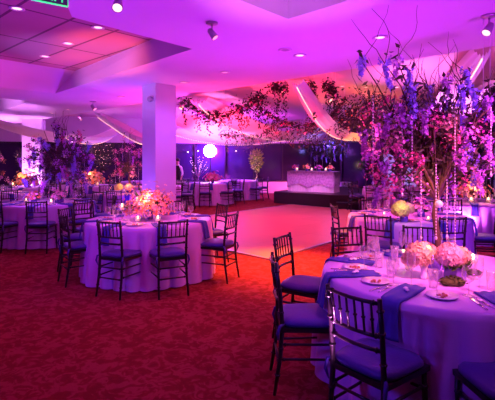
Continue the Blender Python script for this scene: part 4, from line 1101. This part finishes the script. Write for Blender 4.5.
# service stand in front of the server
t = thing('service_stand', 'small covered service stand in front of the standing person', 'stand', (-2.62, 16.2, .001), R(10))
b = MB(); b.box((0, 0, .42), (.6, .45, .82)); b.build('cover', M_skirt, t); b = MB(); b.box((0, 0, .845), (.66, .5, .03)); b.build('tray', M_silver, t)

# ---------------------------------------------------------------- light
W = bpy.data.worlds.new('night'); scene.world = W; W.use_nodes = True
W.node_tree.nodes['Background'].inputs[0].default_value = (.25, .05, .5, 1); W.node_tree.nodes['Background'].inputs[1].default_value = .05
def spot(loc, to, col, power, ang=90, blend=.8, rad=.15):
    l = bpy.data.lights.new('lamp', 'SPOT'); l.color = col; l.energy = power; l.spot_size = R(ang); l.spot_blend = blend; l.shadow_soft_size = rad
    o = bpy.data.objects.new('spot_lamp', l); COL.objects.link(o); o.location = loc
    o.rotation_euler = (Vector(to)-Vector(loc)).to_track_quat('-Z', 'Y').to_euler(); return o
def point(loc, col, power, rad=.08):
    l = bpy.data.lights.new('lamp', 'POINT'); l.color = col; l.energy = power; l.shadow_soft_size = rad
    o = bpy.data.objects.new('point_lamp', l); COL.objects.link(o); o.location = loc; return o
VIO = (.30, .025, 1); MAG = (1, .03, .6); PNK = (1, .12, .5); ORG = (1, .22, .03)
# added unseen lamps shining up at the low ceiling and its recesses
spot((-3.2, 2.2, .2), (-3.4, 3.6, 3), VIO, 400, 122, .9, .25)
spot((3.2, 2.0, .2), (2.0, 4.2, 3), (.56, .02, 1), 460, 122, .9, .25)
spot((.6, 5.0, .2), (.2, 5.0, 3), (.50, .02, 1), 390, 122, .9, .25)
spot((-2.6, 9.4, .2), (-3, 9.8, 3), (.34, .03, 1), 330, 122, .9, .25)
spot((-7, 10.5, .2), (-7, 10.5, 3), VIO, 620, 122, .9, .25)
spot((-4.2, 5.2, .3), (-5.0, 7.8, 3.15), (1, .06, .75), 420, 50, 1, .2)
spot((-1.0, 3.6, .3), (-2.2, 6.55, 3.33), (1, .13, .03), 1300, 22, .8, .1)
spot((-2.2, 4.6, .3), (-3.05, 7.55, 3.33), (1, .10, .04), 700, 18, .9, .1)
spot((.4, 2.2, .3), (.4, 3.6, 3.2), (1, .28, 1), 420, 36, .8, .1)
spot((-6.2, 8.9, .3), (-6.2, 11.3, 3.2), (.9, .28, 1), 900, 36, .8, .1)
spot((-4.9, 4.2, .3), (-2.5, 7.25, 3.2), (.5, .22, 1), 700, 34, .8, .1)
# added unseen lamps shining up at the raised ceiling and drapes
spot((-.3, 10.2, .3), (-.2, 10.6, 3.5), (1, .035, .14), 1500, 122, .9, .25)
spot((3.0, 12.5, .3), (3.4, 13.6, 3.5), (1, .19, .04), 700, 62, 1, .2)
spot((4.0, 8.0, .3), (4.4, 8.0, 3.5), (.85, .16, .85), 1500, 122, .9, .25)
spot((-1.5, 18.5, .5), (-1, 17.5, 3.5), (1, .08, .8), 1300, 122, .9, .25)
spot((-8, 16, .3), (-7.6, 14.6, 3.0), (.8, .2, 1), 1000, 130, 1, .3)
spot((-.6, 11.6, .25), (-.9, 13.9, 3.1), (1, .25, .85), 1300, 62, 1, .2)
spot((1.6, 8.4, .25), (2.2, 11.5, 2.8), (1, .25, .5), 300, 60, 1, .2)
# dance floor washes
spot((1.0, 11.2, 3.4), (1.1, 10.6, 0), (1, .03, .16), 400, 110, .9, .2)
spot((1.2, 7.9, 3.35), (1.4, 8.2, 0), (1, .12, .03), 200, 100, 1, .2)
spot((-.5, 15.5, 3.4), (-.5, 14.8, 0), (1, .05, .25), 130, 100, 1, .2)
# carpet
spot((-1.6, 3.6, 2.9), (-1.6, 4.2, 0), (1, .01, .04), 60, 120, 1, .2)
spot((.9, 5.4, 2.9), (.1, 6.2, 0), (1, .14, .01), 200, 100, 1, .2)
spot((1.2, 7.4, 3.4), (.55, 6.45, 0), (1, .20, .02), 3400, 50, 1, .1)
spot((-4.5, 5.0, 2.9), (-4.0, 5.6, 0), (1, .03, .2), 60, 130, 1, .2)
# unseen overhead spots aimed at the tables
for (x, y), c, p in ((T1, (1, .19, .30), 900), (T2, (1, .13, .38), 400), (T3, (1, .2, .4), 90), (LT, (1, .15, .5), 260), (FT, (.6, .10, 1), 50), (B3, (1, .15, .5), 40), (B2, (1, .15, .7), 35), (B1, (1, .15, .5), 35), (BK, (.5, .06, 1), 35)):
    spot((x+(.5 if y < 4 else -.15), y-(1.5 if y < 4 else .9), 2.95), (x, y+(.25 if y < 4 else 0), .76), c, p, 36 if y < 4 else 42, .8, .1)
# added unseen lamps: blue violet wash on cloths and cushions from the viewer's side
spot((-.8, -1.5, 1.5), (-1.3, 6.2, .5), (.12, .03, 1), 160, 32, 1, .2)
spot((-3.6, 3.7, 2.93), (-1.5, 5.8, .45), (.16, .05, 1), 230, 60, .9, .08)
spot((-1.7, .9, 1.9), (1.0, 3.0, .5), (.15, .05, 1), 130, 36, 1, .15)
spot((-4.4, 3.4, 2.9), (-4.0, 8.6, .5), (.15, .04, 1), 70, 60, 1, .2)
spot((3.6, 3.6, 2.9), (3.4, 7.2, .4), (.10, .03, 1), 200, 70, 1, .1)
# column washes: added unseen lamps, and an uplight at the far column's base
spot((-2.6, 7.2, .3), (-1.75, 8.1, 1.6), (.28, .08, 1), 200, 90, 1, .15)
spot((-.9, 6.9, 2.8), (-1.6, 8.1, 1.4), (.35, .08, 1), 100, 90, 1, .15)
spot((-7.2, 14.2, .12), (-7.4, 14.75, 1.5), (.9, .3, 1), 900, 130, 1, .15)
# added unseen lamps that brighten trees and flowers
spot((2.1, 1.9, 2.9), (1.45, 3.3, 1.75), (.75, .18, 1), 200, 90, 1, .1)
point((1.35, 3.15, 1.35), (1, .30, .2), 4, .1)
point((1.62, 3.5, 1.6), (1, .30, .25), 4, .1)
point((.95, 3.3, 1.75), (1, .15, .3), 7, .1)
point((FT[0], FT[1]-.6, 1.2), (.5, .1, 1), 14, .1)
point((B3[0]+.1, B3[1]-.45, 1.1), (1, .35, .2), 12, .1)
point((B1[0]+.1, B1[1]-.45, 1.1), (1, .4, .2), 10, .1)
point((LT[0], LT[1]-.36, 1.18), (1, .32, .10), 9, .06)
point((T3[0]-.1, T3[1]-.4, 1.15), (1, .4, .15), 10, .06)
point((B2[0], B2[1]-.5, 1.2), (1, .35, .15), 8, .06); point((B5[0], B5[1]-.5, 1.2), (1, .35, .15), 8, .06)
point((1.27, 3.02, .98), (1, .6, .25), 1.2, .03)
point((2.02, 5.52, 1.12), (1, .85, .25), 3.2, .04)
# unseen lamps at the spotlight, stage, topiary, garland and window sill
point((sp.x, 20.4, sp.z), (.30, .03, 1), 1000, .2)  # added lamp close to the panes, draws the halo around the spotlight
point((sp.x, 19.0, sp.z), (.45, .08, 1), 60, .15)
spot((2.2, 13.2, 3.2), (2.4, 15.8, .8), (.85, .25, 1), 560, 50, 1, .1)
point((3.2, 16.4, 2.1), (.25, .2, 1), 40, .1)
point((.35, 18.9, 1.3), (1, .6, .1), 8, .1)
point((3.2, 11.6, 2.75), (1, .35, .06), 22, .1)
spot((3.0, 9.6, .3), (4.8, 9.3, 3.5), (.9, .22, 1), 1300, 90, 1, .2)
spot((2.3, 19.5, .22), (1.4, 20.8, .35), (1, .1, .35), 200, 150, 1, .1)

scene.view_settings.view_transform = 'Standard'; scene.view_settings.look = 'None'; scene.view_settings.gamma = 1
scene.view_settings.use_curve_mapping = False
scene.view_settings.exposure = -0.1
